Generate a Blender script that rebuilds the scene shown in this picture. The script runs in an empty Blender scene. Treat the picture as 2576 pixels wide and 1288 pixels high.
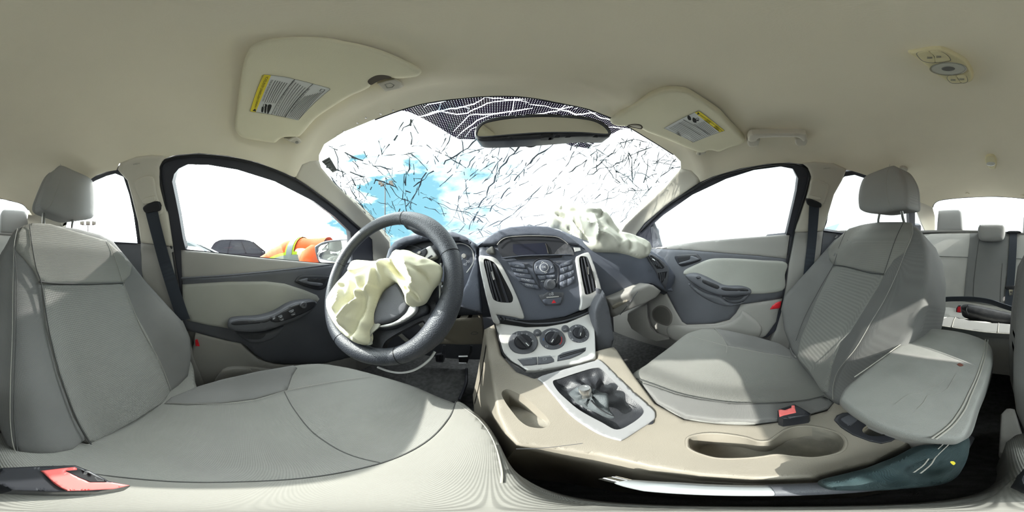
import bpy, bmesh, math, random
import numpy as np
from mathutils import Vector, Matrix
from mathutils.geometry import delaunay_2d_cdt
random.seed(7); np.random.seed(7)
SC = bpy.context.scene
COL = SC.collection
PI = math.pi
# ------------------------------------------------------------------ camera, world, sun, exposure
CZ = 0.92                       # camera height above the ground; all cabin coordinates below are relative to the camera height
CAMX = -0.10                    # camera sits a little left of the car's centreline (x = 0), y forward
YAW, PITCH, ROLL = math.radians(7.5), 0.0, math.radians(3.0)
def _rot():
    cz, sz = math.cos(YAW), math.sin(YAW); cy, sy = math.cos(ROLL), math.sin(ROLL)
    return np.array([[cz, sz, 0], [-sz, cz, 0], [0, 0, 1]]) @ np.array([[cy, 0, sy], [0, 1, 0], [-sy, 0, cy]])
ROT = _rot()
cam_data = bpy.data.cameras.new('camera'); cam = bpy.data.objects.new('camera', cam_data); COL.objects.link(cam)
cam_data.type = 'PANO'
try: cam_data.cycles.panorama_type = 'EQUIRECTANGULAR'
except Exception: cam_data.panorama_type = 'EQUIRECTANGULAR'
cam_data.clip_start = 0.005; cam_data.clip_end = 500
_m = Matrix([list(r) for r in ROT]) @ Matrix(((1, 0, 0), (0, 0, -1), (0, 1, 0)))
cam.matrix_world = Matrix.Translation((CAMX, 0, CZ)) @ _m.to_4x4()
SC.camera = cam
KP = 2 * PI / 2576
def dirs(pts):
    p = np.asarray(pts, float); az = (p[:, 0] - 1288) * KP; el = (644 - p[:, 1]) * KP
    d = np.stack([np.sin(az) * np.cos(el), np.cos(az) * np.cos(el), np.sin(el)], 1)
    return d @ ROT.T
SUN_PX = (497, 398)
sd = dirs([SUN_PX])[0]
w = bpy.data.worlds.new('world'); SC.world = w; w.use_nodes = True
nt = w.node_tree; nt.nodes.clear()
def N(t, tree=None, **kw):
    n = (tree or nt).nodes.new(t)
    for k, v in kw.items(): setattr(n, k, v)
    return n
tc = N('ShaderNodeTexCoord'); mp = N('ShaderNodeMapping'); mp.inputs['Scale'].default_value = (1.4, 1.4, 3.0); mp.inputs['Location'].default_value = (0.35, 0.1, 0.9)
ns = N('ShaderNodeTexNoise'); ns.inputs['Scale'].default_value = 2.1; ns.inputs['Detail'].default_value = 7; ns.inputs['Roughness'].default_value = .55
# the break in the cloud cover: low in front, left of the car's nose
bd = dirs([(1010, 520)])[0]
vd = N('ShaderNodeVectorMath', operation='DISTANCE'); vd.inputs[1].default_value = tuple(bd)
mr = N('ShaderNodeMapRange'); mr.inputs['From Min'].default_value = .12; mr.inputs['From Max'].default_value = .85; mr.inputs['To Min'].default_value = -.13; mr.inputs['To Max'].default_value = .20
ad = N('ShaderNodeMath', operation='ADD')
cr = N('ShaderNodeValToRGB'); cr.color_ramp.elements[0].position = .38; cr.color_ramp.elements[0].color = (0, 0, 0, 1); cr.color_ramp.elements[1].position = .72; cr.color_ramp.elements[1].color = (1, 1, 1, 1)
mx = N('ShaderNodeMix', data_type='RGBA')
mx.inputs['A'].default_value = (.14, .31, .39, 1); mx.inputs['B'].default_value = (2.3, 2.42, 2.46, 1)
sx = N('ShaderNodeSeparateXYZ'); gm = N('ShaderNodeMapRange'); gm.inputs['From Min'].default_value = -.12; gm.inputs['From Max'].default_value = -.02
mg = N('ShaderNodeMix', data_type='RGBA'); mg.inputs['A'].default_value = (.5, .48, .45, 1)
# the cloud deck is brightest around the sun and falls off across the sky
vs = N('ShaderNodeVectorMath', operation='DISTANCE'); vs.inputs[1].default_value = tuple(sd)
ms = N('ShaderNodeMapRange', interpolation_type='SMOOTHSTEP'); ms.inputs['From Min'].default_value = 0; ms.inputs['From Max'].default_value = 1.35; ms.inputs['To Min'].default_value = 4.0; ms.inputs['To Max'].default_value = .42
mm = N('ShaderNodeVectorMath', operation='SCALE'); mm.inputs[0].default_value = (2.3, 2.42, 2.46)
bg = N('ShaderNodeBackground'); out = N('ShaderNodeOutputWorld')
L = nt.links.new
L(tc.outputs['Generated'], mp.inputs['Vector']); L(mp.outputs[0], ns.inputs['Vector']); L(tc.outputs['Generated'], vd.inputs[0])
L(vd.outputs['Value'], mr.inputs['Value']); L(ns.outputs['Fac'], ad.inputs[0]); L(mr.outputs[0], ad.inputs[1]); L(ad.outputs[0], cr.inputs[0])
L(tc.outputs['Generated'], vs.inputs[0]); L(vs.outputs['Value'], ms.inputs['Value']); L(ms.outputs[0], mm.inputs['Scale']); L(mm.outputs[0], mx.inputs['B']); L(cr.outputs[0], mx.inputs['Factor']); L(tc.outputs['Generated'], sx.inputs[0]); L(sx.outputs['Z'], gm.inputs['Value'])
L(gm.outputs[0], mg.inputs['Factor']); L(mx.outputs['Result'], mg.inputs['B']); L(mg.outputs['Result'], bg.inputs['Color']); L(bg.outputs[0], out.inputs[0])
bg.inputs['Strength'].default_value = 1.0
sun_d = bpy.data.lights.new('sun', 'SUN'); sun = bpy.data.objects.new('sun', sun_d); COL.objects.link(sun)
sun_d.energy = 4.3; sun_d.angle = math.radians(.6); sun_d.color = (1, .96, .9)
sun.rotation_euler = Vector(sd).to_track_quat('Z', 'Y').to_euler()
sun.location = (-3, -1, 4)
SC.view_settings.view_transform = 'Standard'; SC.view_settings.look = 'None'; SC.view_settings.gamma = 1
SC.view_settings.exposure = 1.42; SC.view_settings.use_curve_mapping = False
SC.cycles.use_denoising = True
SC.cycles.max_bounces = 10; SC.cycles.diffuse_bounces = 7; SC.cycles.transparent_max_bounces = 16
SC.cycles.sample_clamp_indirect = 6; SC.cycles.caustics_reflective = False; SC.cycles.caustics_refractive = False
# ------------------------------------------------------------------ materials
def S(r, g, b):
    f = lambda c: (c / 255 / 12.92) if c <= 10 else ((c / 255 + .055) / 1.055) ** 2.4
    return (f(r), f(g), f(b), 1)
def mat(name, col, rough=.6, metal=0, grain=None, bump=0, bscale=400, weave=0, wscale=900, spec=.3, mottle=0, mscale=6, col2=None, coat=0, trans=0, wax='SPOT'):
    m = bpy.data.materials.new(name); m.use_nodes = True; t = m.node_tree; b = t.nodes['Principled BSDF']
    b.inputs['Base Color'].default_value = col; b.inputs['Roughness'].default_value = rough; b.inputs['Metallic'].default_value = metal
    b.inputs['Specular IOR Level'].default_value = spec
    if coat: b.inputs['Coat Weight'].default_value = coat
    l = t.links.new
    co = N('ShaderNodeTexCoord', t)
    src = b.inputs['Base Color']
    cur = None
    if mottle:
        n = N('ShaderNodeTexNoise', t); n.inputs['Scale'].default_value = mscale; n.inputs['Detail'].default_value = 6; l(co.outputs['Object'], n.inputs['Vector'])
        r = N('ShaderNodeValToRGB', t); r.color_ramp.elements[0].position = .35; r.color_ramp.elements[1].position = .65
        c2 = col2 or tuple(c * (1 - mottle) for c in col[:3]) + (1,)
        r.color_ramp.elements[0].color = c2; r.color_ramp.elements[1].color = col
        l(n.outputs['Fac'], r.inputs[0]); l(r.outputs[0], src); cur = r.outputs[0]
    h = None
    if weave:
        # woven cloth: offset rows of little dimples
        sp = N('ShaderNodeSeparateXYZ', t); l(co.outputs['Object'], sp.inputs[0])
        def sinof(sock, sc, add=None):
            mu = N('ShaderNodeMath', t, operation='MULTIPLY'); l(sock, mu.inputs[0]); mu.inputs[1].default_value = sc
            si = N('ShaderNodeMath', t, operation='SINE'); l(mu.outputs[0], si.inputs[0]); return si.outputs[0]
        yz = N('ShaderNodeMath', t, operation='ADD'); l(sp.outputs['Y'], yz.inputs[0]); l(sp.outputs['Z'], yz.inputs[1])
        pa = N('ShaderNodeMath', t, operation='ADD'); l(sp.outputs['X'], pa.inputs[0]); l(yz.outputs[0], pa.inputs[1])
        pb = N('ShaderNodeMath', t, operation='SUBTRACT'); l(sp.outputs['X'], pb.inputs[0]); l(yz.outputs[0], pb.inputs[1])
        a, c = sinof(pa.outputs[0], wscale), sinof(pb.outputs[0], wscale)
        mu = N('ShaderNodeMath', t, operation='MULTIPLY'); l(a, mu.inputs[0]); l(c, mu.inputs[1]); h = mu.outputs[0]
        mr_ = N('ShaderNodeMapRange', t); l(h, mr_.inputs['Value']); mr_.inputs['From Min'].default_value = -1; mr_.inputs['To Min'].default_value = 1 - weave; mr_.inputs['To Max'].default_value = 1
        vm = N('ShaderNodeMix', t, data_type='RGBA', blend_type='MULTIPLY'); vm.inputs['Factor'].default_value = 1
        if cur: l(cur, vm.inputs['A'])
        else: vm.inputs['A'].default_value = col
        l(mr_.outputs[0], vm.inputs['B']); l(vm.outputs['Result'], src)
    if bump:
        n = N('ShaderNodeTexNoise', t); n.inputs['Scale'].default_value = bscale; n.inputs['Detail'].default_value = 3; l(co.outputs['Object'], n.inputs['Vector'])
        bp = N('ShaderNodeBump', t); bp.inputs['Strength'].default_value = bump; bp.inputs['Distance'].default_value = .002
        l(h if h is not None else n.outputs['Fac'], bp.inputs['Height']); l(bp.outputs[0], b.inputs['Normal'])
    return m
HEAD = mat('headliner_cloth', (.80, .74, .60, 1), .95, bump=.15, bscale=900, mottle=.06, mscale=3)
PILL = mat('pale_trim_plastic', (.52, .49, .42, 1), .6, bump=.12, bscale=700)
LGREY = mat('light_grey_plastic', (.275, .265, .25, 1), .55, bump=.2, bscale=700, mottle=.05)
CONS = mat('beige_console_plastic', (.235, .212, .175, 1), .5, bump=.2, bscale=800, mottle=.1, mscale=9)
DARK = mat('charcoal_plastic', (.085, .088, .10, 1), .5, bump=.25, bscale=900, mottle=.2, mscale=5)
DARK2 = mat('dark_satin_plastic', (.022, .023, .028, 1), .38, spec=.4)
DASHM = mat('dusty_dash_plastic', (.105, .115, .145, 1), .42, bump=.3, bscale=900, mottle=.3, mscale=4)
BLACK = mat('black_rubber', (.012, .012, .014, 1), .6)
SEAL = mat('door_seal_rubber', (.035, .036, .045, 1), .55)
SILV = mat('silver_painted_plastic', (.50, .495, .485, 1), .36, metal=.25, spec=.5)
CHROME = mat('chrome', (.75, .75, .76, 1), .12, metal=1)
STEEL = mat('bright_steel', (.62, .62, .62, 1), .28, metal=1)
FABD = mat('dark_seat_cloth', (.165, .163, .157, 1), .95, weave=.16, wscale=2600, bump=.2, mottle=.12, mscale=7)
FABI = mat('woven_seat_insert', (.25, .248, .23, 1), .95, weave=.30, wscale=1500, bump=.35, mottle=.1, mscale=6)
FABL = mat('light_seat_cloth', (.225, .22, .20, 1), .95, weave=.18, wscale=2100, bump=.2, mottle=.1, mscale=8)
FABR = mat('rear_brightened_cloth', (.50, .49, .46, 1), .95, weave=.2, wscale=2100, bump=.3, mottle=.08, mscale=8)  # light seat cloth made paler, standing in for light missing at the rear
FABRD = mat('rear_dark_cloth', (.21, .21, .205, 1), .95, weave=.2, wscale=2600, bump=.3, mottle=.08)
HRM = mat('headrest_cloth', (.31, .307, .30, 1), .9, weave=.2, wscale=3000, bump=.3, mottle=.08)
SEAM = mat('seam_thread', (.30, .29, .26, 1), .8)
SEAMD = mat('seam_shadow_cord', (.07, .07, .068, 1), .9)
VINYL = mat('grey_vinyl', (.235, .235, .222, 1), .5, bump=.25, bscale=900, mottle=.18, mscale=14)
CARPET = mat('dark_carpet', (.09, .09, .09, 1), 1, bump=1, bscale=900, mottle=.4, mscale=60)
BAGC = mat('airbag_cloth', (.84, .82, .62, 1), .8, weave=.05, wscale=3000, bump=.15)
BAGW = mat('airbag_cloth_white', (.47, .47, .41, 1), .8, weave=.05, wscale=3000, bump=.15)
LEATH = mat('wheel_leather', (.045, .050, .062, 1), .42, bump=.5, bscale=500, mottle=.3, mscale=8, spec=.5)
BOOTM = mat('black_leather', (.022, .023, .027, 1), .4, bump=.35, bscale=600, spec=.55)
BELT = mat('seat_belt_webbing', (.035, .042, .055, 1), .7, weave=.35, wscale=3500, bump=.3)
RED = mat('red_plastic', (.62, .02, .03, 1), .35, spec=.5)
PINK = mat('faded_red_button', (.80, .16, .15, 1), .35, spec=.5)
YEL = mat('yellow_print', (.75, .62, .05, 1), .6)
PAPER = mat('white_label', (.60, .61, .60, 1), .6)
INK = mat('black_print', (.03, .03, .03, 1), .7)
INKW = mat('pale_print', (.45, .46, .48, 1), .6)
INKG = mat('grey_print', (.24, .235, .21, 1), .7)
MIRR = mat('mirror_glass', (.80, .80, .76, 1), .02, metal=1)
def glassmat(name, tint=(1, 1, 1, 1), refl=.05):
    m = bpy.data.materials.new(name); m.use_nodes = True; t = m.node_tree; t.nodes.clear()
    o = N('ShaderNodeOutputMaterial', t); tr = N('ShaderNodeBsdfTransparent', t); gl = N('ShaderNodeBsdfGlossy', t); gl.inputs['Roughness'].default_value = .03
    tr.inputs['Color'].default_value = tint; mi = N('ShaderNodeMixShader', t); mi.inputs[0].default_value = refl
    t.links.new(tr.outputs[0], mi.inputs[1]); t.links.new(gl.outputs[0], mi.inputs[2]); t.links.new(mi.outputs[0], o.inputs[0]); return m
GLASS = glassmat('clear_glass', (.97, .99, .98, 1), .035)
LENS = glassmat('lamp_lens', (.8, .8, .78, 1), .25)
def fritmat():
    m = bpy.data.materials.new('dotted_black_band'); m.use_nodes = True; t = m.node_tree; t.nodes.clear(); l = t.links.new
    o = N('ShaderNodeOutputMaterial', t); tr = N('ShaderNodeBsdfTransparent', t); df = N('ShaderNodeBsdfDiffuse', t); df.inputs[0].default_value = (.05, .03, .085, 1)
    co = N('ShaderNodeTexCoord', t); sp = N('ShaderNodeSeparateXYZ', t); l(co.outputs['Object'], sp.inputs[0])
    def s(sock):
        a = N('ShaderNodeMath', t, operation='MULTIPLY'); l(sock, a.inputs[0]); a.inputs[1].default_value = 2 * PI / .0048
        b = N('ShaderNodeMath', t, operation='COSINE'); l(a.outputs[0], b.inputs[0]); return b.outputs[0]
    a = N('ShaderNodeMath', t, operation='ADD'); l(s(sp.outputs['X']), a.inputs[0]); l(s(sp.outputs['Y']), a.inputs[1])
    g = N('ShaderNodeMath', t, operation="GREATER_THAN"); l(a.outputs[0], g.inputs[0]); g.inputs[1].default_value = 1.55
    mi = N('ShaderNodeMixShader', t); l(g.outputs[0], mi.inputs[0]); l(df.outputs[0], mi.inputs[1]); l(tr.outputs[0], mi.inputs[2]); l(mi.outputs[0], o.inputs[0]); return m
FRIT = fritmat()
def crackmat():
    m = bpy.data.materials.new('faint_decal'); m.use_nodes = True; t = m.node_tree; t.nodes.clear(); l = t.links.new
    o = N('ShaderNodeOutputMaterial', t); tr = N('ShaderNodeBsdfTransparent', t); df = N('ShaderNodeBsdfTranslucent', t); df.inputs[0].default_value = (.3, .32, .36, 1)
    mi = N('ShaderNodeMixShader', t); mi.inputs[0].default_value = .12; l(tr.outputs[0], mi.inputs[1]); l(df.outputs[0], mi.inputs[2]); l(mi.outputs[0], o.inputs[0]); return m
CRACK = crackmat()
CRACKD = mat('crack_edge', (.13, .16, .19, 1), .3)
# ------------------------------------------------------------------ helpers
def tag(o, label=None, cat=None, group=None, kind=None):
    if label: o['label'] = label
    if cat: o['category'] = cat
    if group: o['group'] = group
    if kind: o['kind'] = kind
    return o
def empty(name, p, label, cat, group=None, kind=None):
    o = bpy.data.objects.new(name, None); COL.objects.link(o); o.location = (p[0], p[1], p[2] + CZ); o.empty_display_size = .05
    bpy.context.view_layer.update()
    return tag(o, label, cat, group, kind)
def link(name, me, m, parent=None, smooth=True, label=None):
    """mesh in camera-height coordinates -> object, its origin at the mesh centre"""
    o = bpy.data.objects.new(name, me)
    ms = m if isinstance(m, (list, tuple)) else [m]
    for k in ms: me.materials.append(k)
    n = len(me.vertices)
    co = np.empty(n * 3, np.float32); me.vertices.foreach_get('co', co); co = co.reshape(-1, 3)
    c = co.mean(0) if n else np.zeros(3)
    base = np.array([0, 0, 0]) if parent is None else np.array(parent_world(parent))
    world_c = np.array([c[0], c[1], c[2] + CZ])
    co -= c; me.vertices.foreach_set('co', co.ravel()); 
    if smooth and len(me.polygons):
        me.polygons.foreach_set('use_smooth', [True] * len(me.polygons))
        try: me.set_sharp_from_angle(angle=math.radians(42))
        except Exception: pass
    me.update()
    COL.objects.link(o)
    if parent: o.parent = parent
    o.location = tuple(world_c - base)
    if label: o['label'] = label
    return o
def parent_world(p):
    v = Vector((0, 0, 0)); q = p
    while q is not None: v += Vector(q.location); q = q.parent
    return v
def mesh(name, verts, faces):
    me = bpy.data.meshes.new(name); me.from_pydata([tuple(map(float, v)) for v in verts], [], [tuple(int(i) for i in f) for f in faces]); me.update(); return me
class G:                                     # gathers simple shapes into one mesh
    def __init__(s): s.v = []; s.f = []
    def add(s, v, f):
        b = len(s.v); s.v += [tuple(p) for p in v]; s.f += [tuple(i + b for i in q) for q in f]; return s
    def build(s, name, m, parent=None, smooth=True, label=None): return link(name, mesh(name, s.v, s.f), m, parent, smooth, label)
def frame(n, up=(0, 0, 1)):
    n = Vector(n).normalized(); u = Vector(up)
    if abs(n.dot(u.normalized())) > .97: u = Vector((0, 1, 0))
    x = u.cross(n).normalized(); y = n.cross(x).normalized(); return x, y, n
def box(c, s, ax=None, bev=.0):
    """rounded box: centre, full sizes, axes"""
    X, Y, Z = [Vector(a) for a in (ax or ((1, 0, 0), (0, 1, 0), (0, 0, 1)))]
    bm = bmesh.new(); bmesh.ops.create_cube(bm, size=1)
    for v in bm.verts: v.co = Vector((v.co.x * s[0], v.co.y * s[1], v.co.z * s[2]))
    if bev: bmesh.ops.bevel(bm, geom=bm.edges[:], offset=min(bev, min(s) * .45), segments=2, affect='EDGES', profile=.5)
    bm.verts.index_update()
    v = [Vector(c) + X * q.co.x + Y * q.co.y + Z * q.co.z for q in bm.verts]; f = [[q.index for q in p.verts] for p in bm.faces]; bm.free(); return v, f
def crom(P, n=6, closed=False):
    P = [np.asarray(p, float) for p in P]; out = []; m = len(P)
    rng = range(m) if closed else range(m - 1)
    for i in rng:
        p0 = P[(i - 1) % m] if closed or i > 0 else P[0]; p1 = P[i]; p2 = P[(i + 1) % m]; p3 = P[(i + 2) % m] if closed or i + 2 < m else P[-1]
        for k in range(n):
            t = k / n; out.append(.5 * ((2 * p1) + (p2 - p0) * t + (2 * p0 - 5 * p1 + 4 * p2 - p3) * t * t + (3 * p1 - p0 - 3 * p2 + p3) * t ** 3))
    if not closed: out.append(P[-1])
    return np.array(out)
def tube(pts, r, seg=10, smooth=0, closed=False, flat=None, ref=(0, 0, 1)):
    """swept tube; r number or list; flat=(a,b) gives an elliptical/flat section with a along side, b along normal"""
    P = crom(pts, smooth, closed) if smooth else np.array([np.asarray(p, float) for p in pts])
    n = len(P); R = np.interp(np.linspace(0, 1, n), np.linspace(0, 1, len(r)), r) if hasattr(r, '__len__') else np.full(n, r)
    v = []; f = []; prev = None
    for i in range(n):
        a = P[(i - 1) % n] if closed or i > 0 else P[i]; b = P[(i + 1) % n] if closed or i < n - 1 else P[i]
        t = Vector(b - a).normalized()
        if prev is None: u = t.cross(Vector(ref)); u = u.normalized() if u.length > 1e-4 else t.orthogonal().normalized()
        else: u = (prev - t * prev.dot(t)).normalized()
        prev = u; w_ = t.cross(u)
        fa, fb = flat or (1, 1)
        for k in range(seg):
            an = 2 * PI * k / seg; v.append(Vector(P[i]) + u * (math.cos(an) * R[i] * fa) + w_ * (math.sin(an) * R[i] * fb))
    m = n if closed else n - 1
    for i in range(m):
        for k in range(seg):
            j = (i + 1) % n; f.append((i * seg + k, i * seg + (k + 1) % seg, j * seg + (k + 1) % seg, j * seg + k))
    if not closed: f.append(tuple(range(seg))[::-1]); f.append(tuple((n - 1) * seg + k for k in range(seg)))
    return v, f
def lathe(c, n, prof, seg=28, up=(0, 0, 1)):
    """prof: (radius, height along n)"""
    X, Y, Z = frame(n, up); v = []; f = []
    for r, h in prof:
        for k in range(seg):
            a = 2 * PI * k / seg; v.append(Vector(c) + X * math.cos(a) * r + Y * math.sin(a) * r + Z * h)
    for i in range(len(prof) - 1):
        for k in range(seg): f.append((i * seg + k, i * seg + (k + 1) % seg, (i + 1) * seg + (k + 1) % seg, (i + 1) * seg + k))
    f.append(tuple(range(seg))[::-1]); f.append(tuple((len(prof) - 1) * seg + k for k in range(seg)))
    return v, f
def ribbon(pts, width, thick, nrm, smooth=6):
    """strap: pts 3D centre line, nrm surface normal (one or per point)"""
    P = crom(pts, smooth) if smooth else np.array(pts, float); n = len(P)
    if hasattr(width, '__len__'): W = np.interp(np.linspace(0, 1, n), np.linspace(0, 1, len(width)), width)
    else: W = np.full(n, width)
    nn = np.asarray(nrm, float); nn = np.array([[np.interp(i / (n - 1), np.linspace(0, 1, len(nn)), nn[:, k]) for k in range(3)] for i in range(n)]) if nn.ndim == 2 else np.tile(nn, (n, 1))
    v = []; f = []
    for i in range(n):
        t = Vector(P[min(i + 1, n - 1)] - P[max(i - 1, 0)]).normalized(); q = Vector(nn[i]); q = (q - t * q.dot(t)).normalized(); s = t.cross(q)
        for a, b in ((-.5, -.5), (.5, -.5), (.5, .5), (-.5, .5)): v.append(Vector(P[i]) + s * W[i] * a + q * thick * b)
    for i in range(n - 1):
        for k in range(4): f.append((i * 4 + k, i * 4 + (k + 1) % 4, (i + 1) * 4 + (k + 1) % 4, (i + 1) * 4 + k))
    f += [(3, 2, 1, 0), tuple((n - 1) * 4 + k for k in range(4))]
    return v, f
# ---- rays through the photograph onto real surfaces of the car
O = np.array([CAMX, 0, 0])
def cast(g, pts, t0=.03, t1=4.0, n=260):
    d = dirs(pts); ts = np.geomspace(t0, t1, n)
    V_ = np.stack([g(O + d * t) for t in ts], 1)
    neg = V_ <= 0
    k = np.where(neg.any(1), neg.argmax(1), n - 1); k = np.maximum(k, 1)
    lo = ts[k - 1].copy(); hi = ts[k].copy()
    for _ in range(26):
        mid = (lo + hi) / 2; s = g(O + d * mid[:, None]) > 0
        lo = np.where(s, mid, lo); hi = np.where(s, hi, mid)
    return O + d * ((lo + hi) / 2)[:, None]
def grad(g, P):
    e = 1e-3; r = np.stack([(g(P + np.eye(3)[i] * e) - g(P - np.eye(3)[i] * e)) for i in range(3)], 1)
    return r / np.maximum(np.linalg.norm(r, axis=1, keepdims=True), 1e-9)     # towards the camera side
def pt(px, py, g):
    p = cast(g, [(px, py)]); return Vector(p[0]), Vector(grad(g, p)[0])
def off(g, d): return lambda P: g(P) - d
def plane(p, n):
    p = np.array(p, float); n = np.array(n, float); n /= np.linalg.norm(n)
    if (O - p) @ n < 0: n = -n
    return lambda P: (P - p) @ n
def smin(a, b, k):
    h = np.clip(.5 + .5 * (b - a) / k, 0, 1); return b * (1 - h) + a * h - k * h * (1 - h)
def inpoly(P, poly):
    x, y = P[:, 0], P[:, 1]; c = np.zeros(len(P), bool); n = len(poly); j = n - 1
    for i in range(n):
        xi, yi = poly[i]; xj, yj = poly[j]
        with np.errstate(divide='ignore', invalid='ignore'):
            c ^= ((yi > y) != (yj > y)) & (x < (xj - xi) * (y - yi) / (yj - yi + 1e-12) + xi)
        j = i
    return c
def segdist(P, poly):
    A = poly; B = np.roll(poly, -1, 0); d = np.full(len(P), 1e9)
    for a, b in zip(A, B):
        ab = b - a; t = np.clip(((P - a) @ ab) / max(ab @ ab, 1e-12), 0, 1); d = np.minimum(d, np.linalg.norm(P - (a + t[:, None] * ab), axis=1))
    return d
def dens(poly, mx_):
    out = []; n = len(poly)
    for i in range(n):
        a, b = np.asarray(poly[i], float), np.asarray(poly[(i + 1) % n], float); k = max(1, int(np.linalg.norm(b - a) / mx_))
        for j in range(k): out.append(a + (b - a) * j / k)
    return np.array(out)
def tri2d(outl, holes, step, rim=None):
    lo, hi = outl.min(0), outl.max(0)
    gx, gy = np.meshgrid(np.arange(lo[0], hi[0], step), np.arange(lo[1], hi[1], step * .87)); gx[1::2] += step / 2
    Q = np.stack([gx.ravel(), gy.ravel()], 1)
    if len(Q):
        Q = Q[inpoly(Q, outl)]
    if len(Q): Q = Q[segdist(Q, outl) > (step * .45)]
    for h in holes:
        if len(Q): Q = Q[~inpoly(Q, h)]
        if len(Q): Q = Q[segdist(Q, h) > step * .4]
    if rim:
        A = np.roll(outl, 1, 0); B = np.roll(outl, -1, 0); t = B - A; nrm = np.stack([t[:, 1], -t[:, 0]], 1); nrm /= np.maximum(np.linalg.norm(nrm, axis=1, keepdims=True), 1e-9)
        if len(Q): Q = Q[segdist(Q, outl) > rim * 1.15]
        for fr in (.08, .3, .62, 1.0):
            for sg in (1, -1):
                R_ = outl + nrm * sg * rim * fr; R_ = R_[inpoly(R_, outl)]
                if len(R_): R_ = R_[segdist(R_, outl) > rim * fr * .93]; Q = np.concatenate([Q, R_]) if len(Q) else R_
    vs = [Vector(p) for p in outl]; es = [(i, (i + 1) % len(outl)) for i in range(len(outl))]
    for h in holes:
        b = len(vs); vs += [Vector(p) for p in h]; es += [(b + i, b + (i + 1) % len(h)) for i in range(len(h))]
    vs += [Vector(p) for p in Q]
    v, e, f, *_ = delaunay_2d_cdt(vs, es, [], 0, 1e-5)
    V2 = np.array([tuple(p) for p in v]); F = np.array([tuple(q) for q in f])
    c = V2[F].mean(1); keep = inpoly(c, outl)
    for h in holes: keep &= ~inpoly(c, h)
    F = F[keep]
    used = np.unique(F); mp_ = -np.ones(len(V2), int); mp_[used] = np.arange(len(used))
    return V2[used], mp_[F]
def solid(name, P, F, Nn, thick, backdir, m, parent, smooth=True, label=None):
    n = len(P); B = P - (Nn * thick if backdir is None else np.asarray(backdir, float) * thick)
    # orient faces towards the camera side
    a, b, c = P[F[:, 0]], P[F[:, 1]], P[F[:, 2]]; fn = np.cross(b - a, c - a); fl = (fn * Nn[F[:, 0]]).sum(1) < 0
    F = F.copy(); F[fl] = F[fl][:, ::-1]
    ed = {}
    for q in F:
        for i in range(3):
            k = (q[i], q[(i + 1) % 3]); ed[k] = 1
    sides = [(k[1], k[0], k[0] + n, k[1] + n) for k in ed if (k[1], k[0]) not in ed]
    faces = [tuple(q) for q in F] + [tuple(q[::-1] + n) for q in F] + sides
    return link(name, mesh(name, np.concatenate([P, B]), faces), m, parent, smooth, label)
def prep(outline, sm, step):
    o = crom(outline, 5, True) if sm else np.asarray(outline, float)
    return dens(o, step)
def patch(name, outline, g, m, parent=None, d=0, thick=.004, step=14, holes=(), sm=True, rim=None, rimdepth=.006, backdir=None, height=None, label=None, hsm=True):
    """area of the photograph laid on surface g, raised by d, with real thickness"""
    outl = prep(outline, sm, step); hs = [prep(h, hsm, step) for h in holes]
    V2, F = tri2d(outl, hs, step, rim)
    gg = off(g, d); P = cast(gg, V2); Nn = grad(gg, P)
    if height is not None: P = P + Nn * height(V2, segdist(V2, outl), P)[:, None]
    if rim:
        ds = np.minimum(segdist(V2, outl) / rim, 1); P = P - Nn * (rimdepth * (1 - np.sqrt(np.maximum(0, 1 - (1 - ds) ** 2))))[:, None]
    return solid(name, P, F, Nn, thick, backdir, m, parent, True, label)
def line(name, pts, g, r, m, parent=None, d=0, sm=6, seg=6, closed=False, flat=None):
    q = crom(pts, sm, closed) if sm else np.array(pts, float)
    P = cast(off(g, d), q); v, f = tube(P, r, seg, 0, closed, flat); return link(name, mesh(name, v, f), m, parent)
_fc = bpy.data.curves.new('txt', 'FONT')
def text(s, a, b, g, m, parent, d=.001, hfac=1.0, thick=.0003, name='lettering', up=None, width=None):
    """text whose baseline runs from pixel a to pixel b on surface g"""
    c = bpy.data.curves.new('t', 'FONT'); c.body = s; c.size = 1; c.extrude = 0; c.resolution_u = 2
    o = bpy.data.objects.new('t', c); me = bpy.data.meshes.new_from_object(o)
    bpy.data.objects.remove(o)
    n = len(me.vertices); co = np.empty(n * 3, np.float32); me.vertices.foreach_get('co', co); co = co.reshape(-1, 3)
    A, B = cast(off(g, d), [a, b]); nn = grad(g, (A + B)[None] / 2)[0]
    e1 = B - A; Ln = np.linalg.norm(e1); e1 /= Ln; nn = nn - e1 * (nn @ e1); nn /= np.linalg.norm(nn); e2 = np.cross(nn, e1)
    lo, hi = co[:, 0].min(), co[:, 0].max(); sc = Ln / max(hi - lo, 1e-6)
    P = A + (co[:, :1] - lo) * sc * e1 + co[:, 1:2] * sc * hfac * e2
    me.vertices.foreach_set('co', P.astype(np.float32).ravel()); me.materials.clear()
    return link(name, me, m, parent, smooth=False)
def cf(x0, y0, s):
    return lambda *p: [(x0 + a / s, y0 + b / s) for a, b in p]
c1 = cf(0, 380, 1.418); c2 = cf(380, 380, 2.0774); cv = cf(560, 60, 3.789); c4 = cf(780, 220, 3.067); c5 = cf(1180, 220, 2.8)
c6 = cf(800, 500, 2.8); c7 = cf(1180, 540, 3.221); d1 = cf(1180, 840, 2.876); d2 = cf(1520, 200, 2.9276); d3 = cf(1520, 560, 3.7875)
d4 = cf(1560, 780, 2.535); d5 = cf(1950, 380, 2.6837); d6 = cf(2060, 740, 2.3508); d7 = cf(2200, 80, 3.388); d8 = cf(0, 1050, 3.68)
def W(P): return (P[0], P[1], P[2] + CZ)
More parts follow.
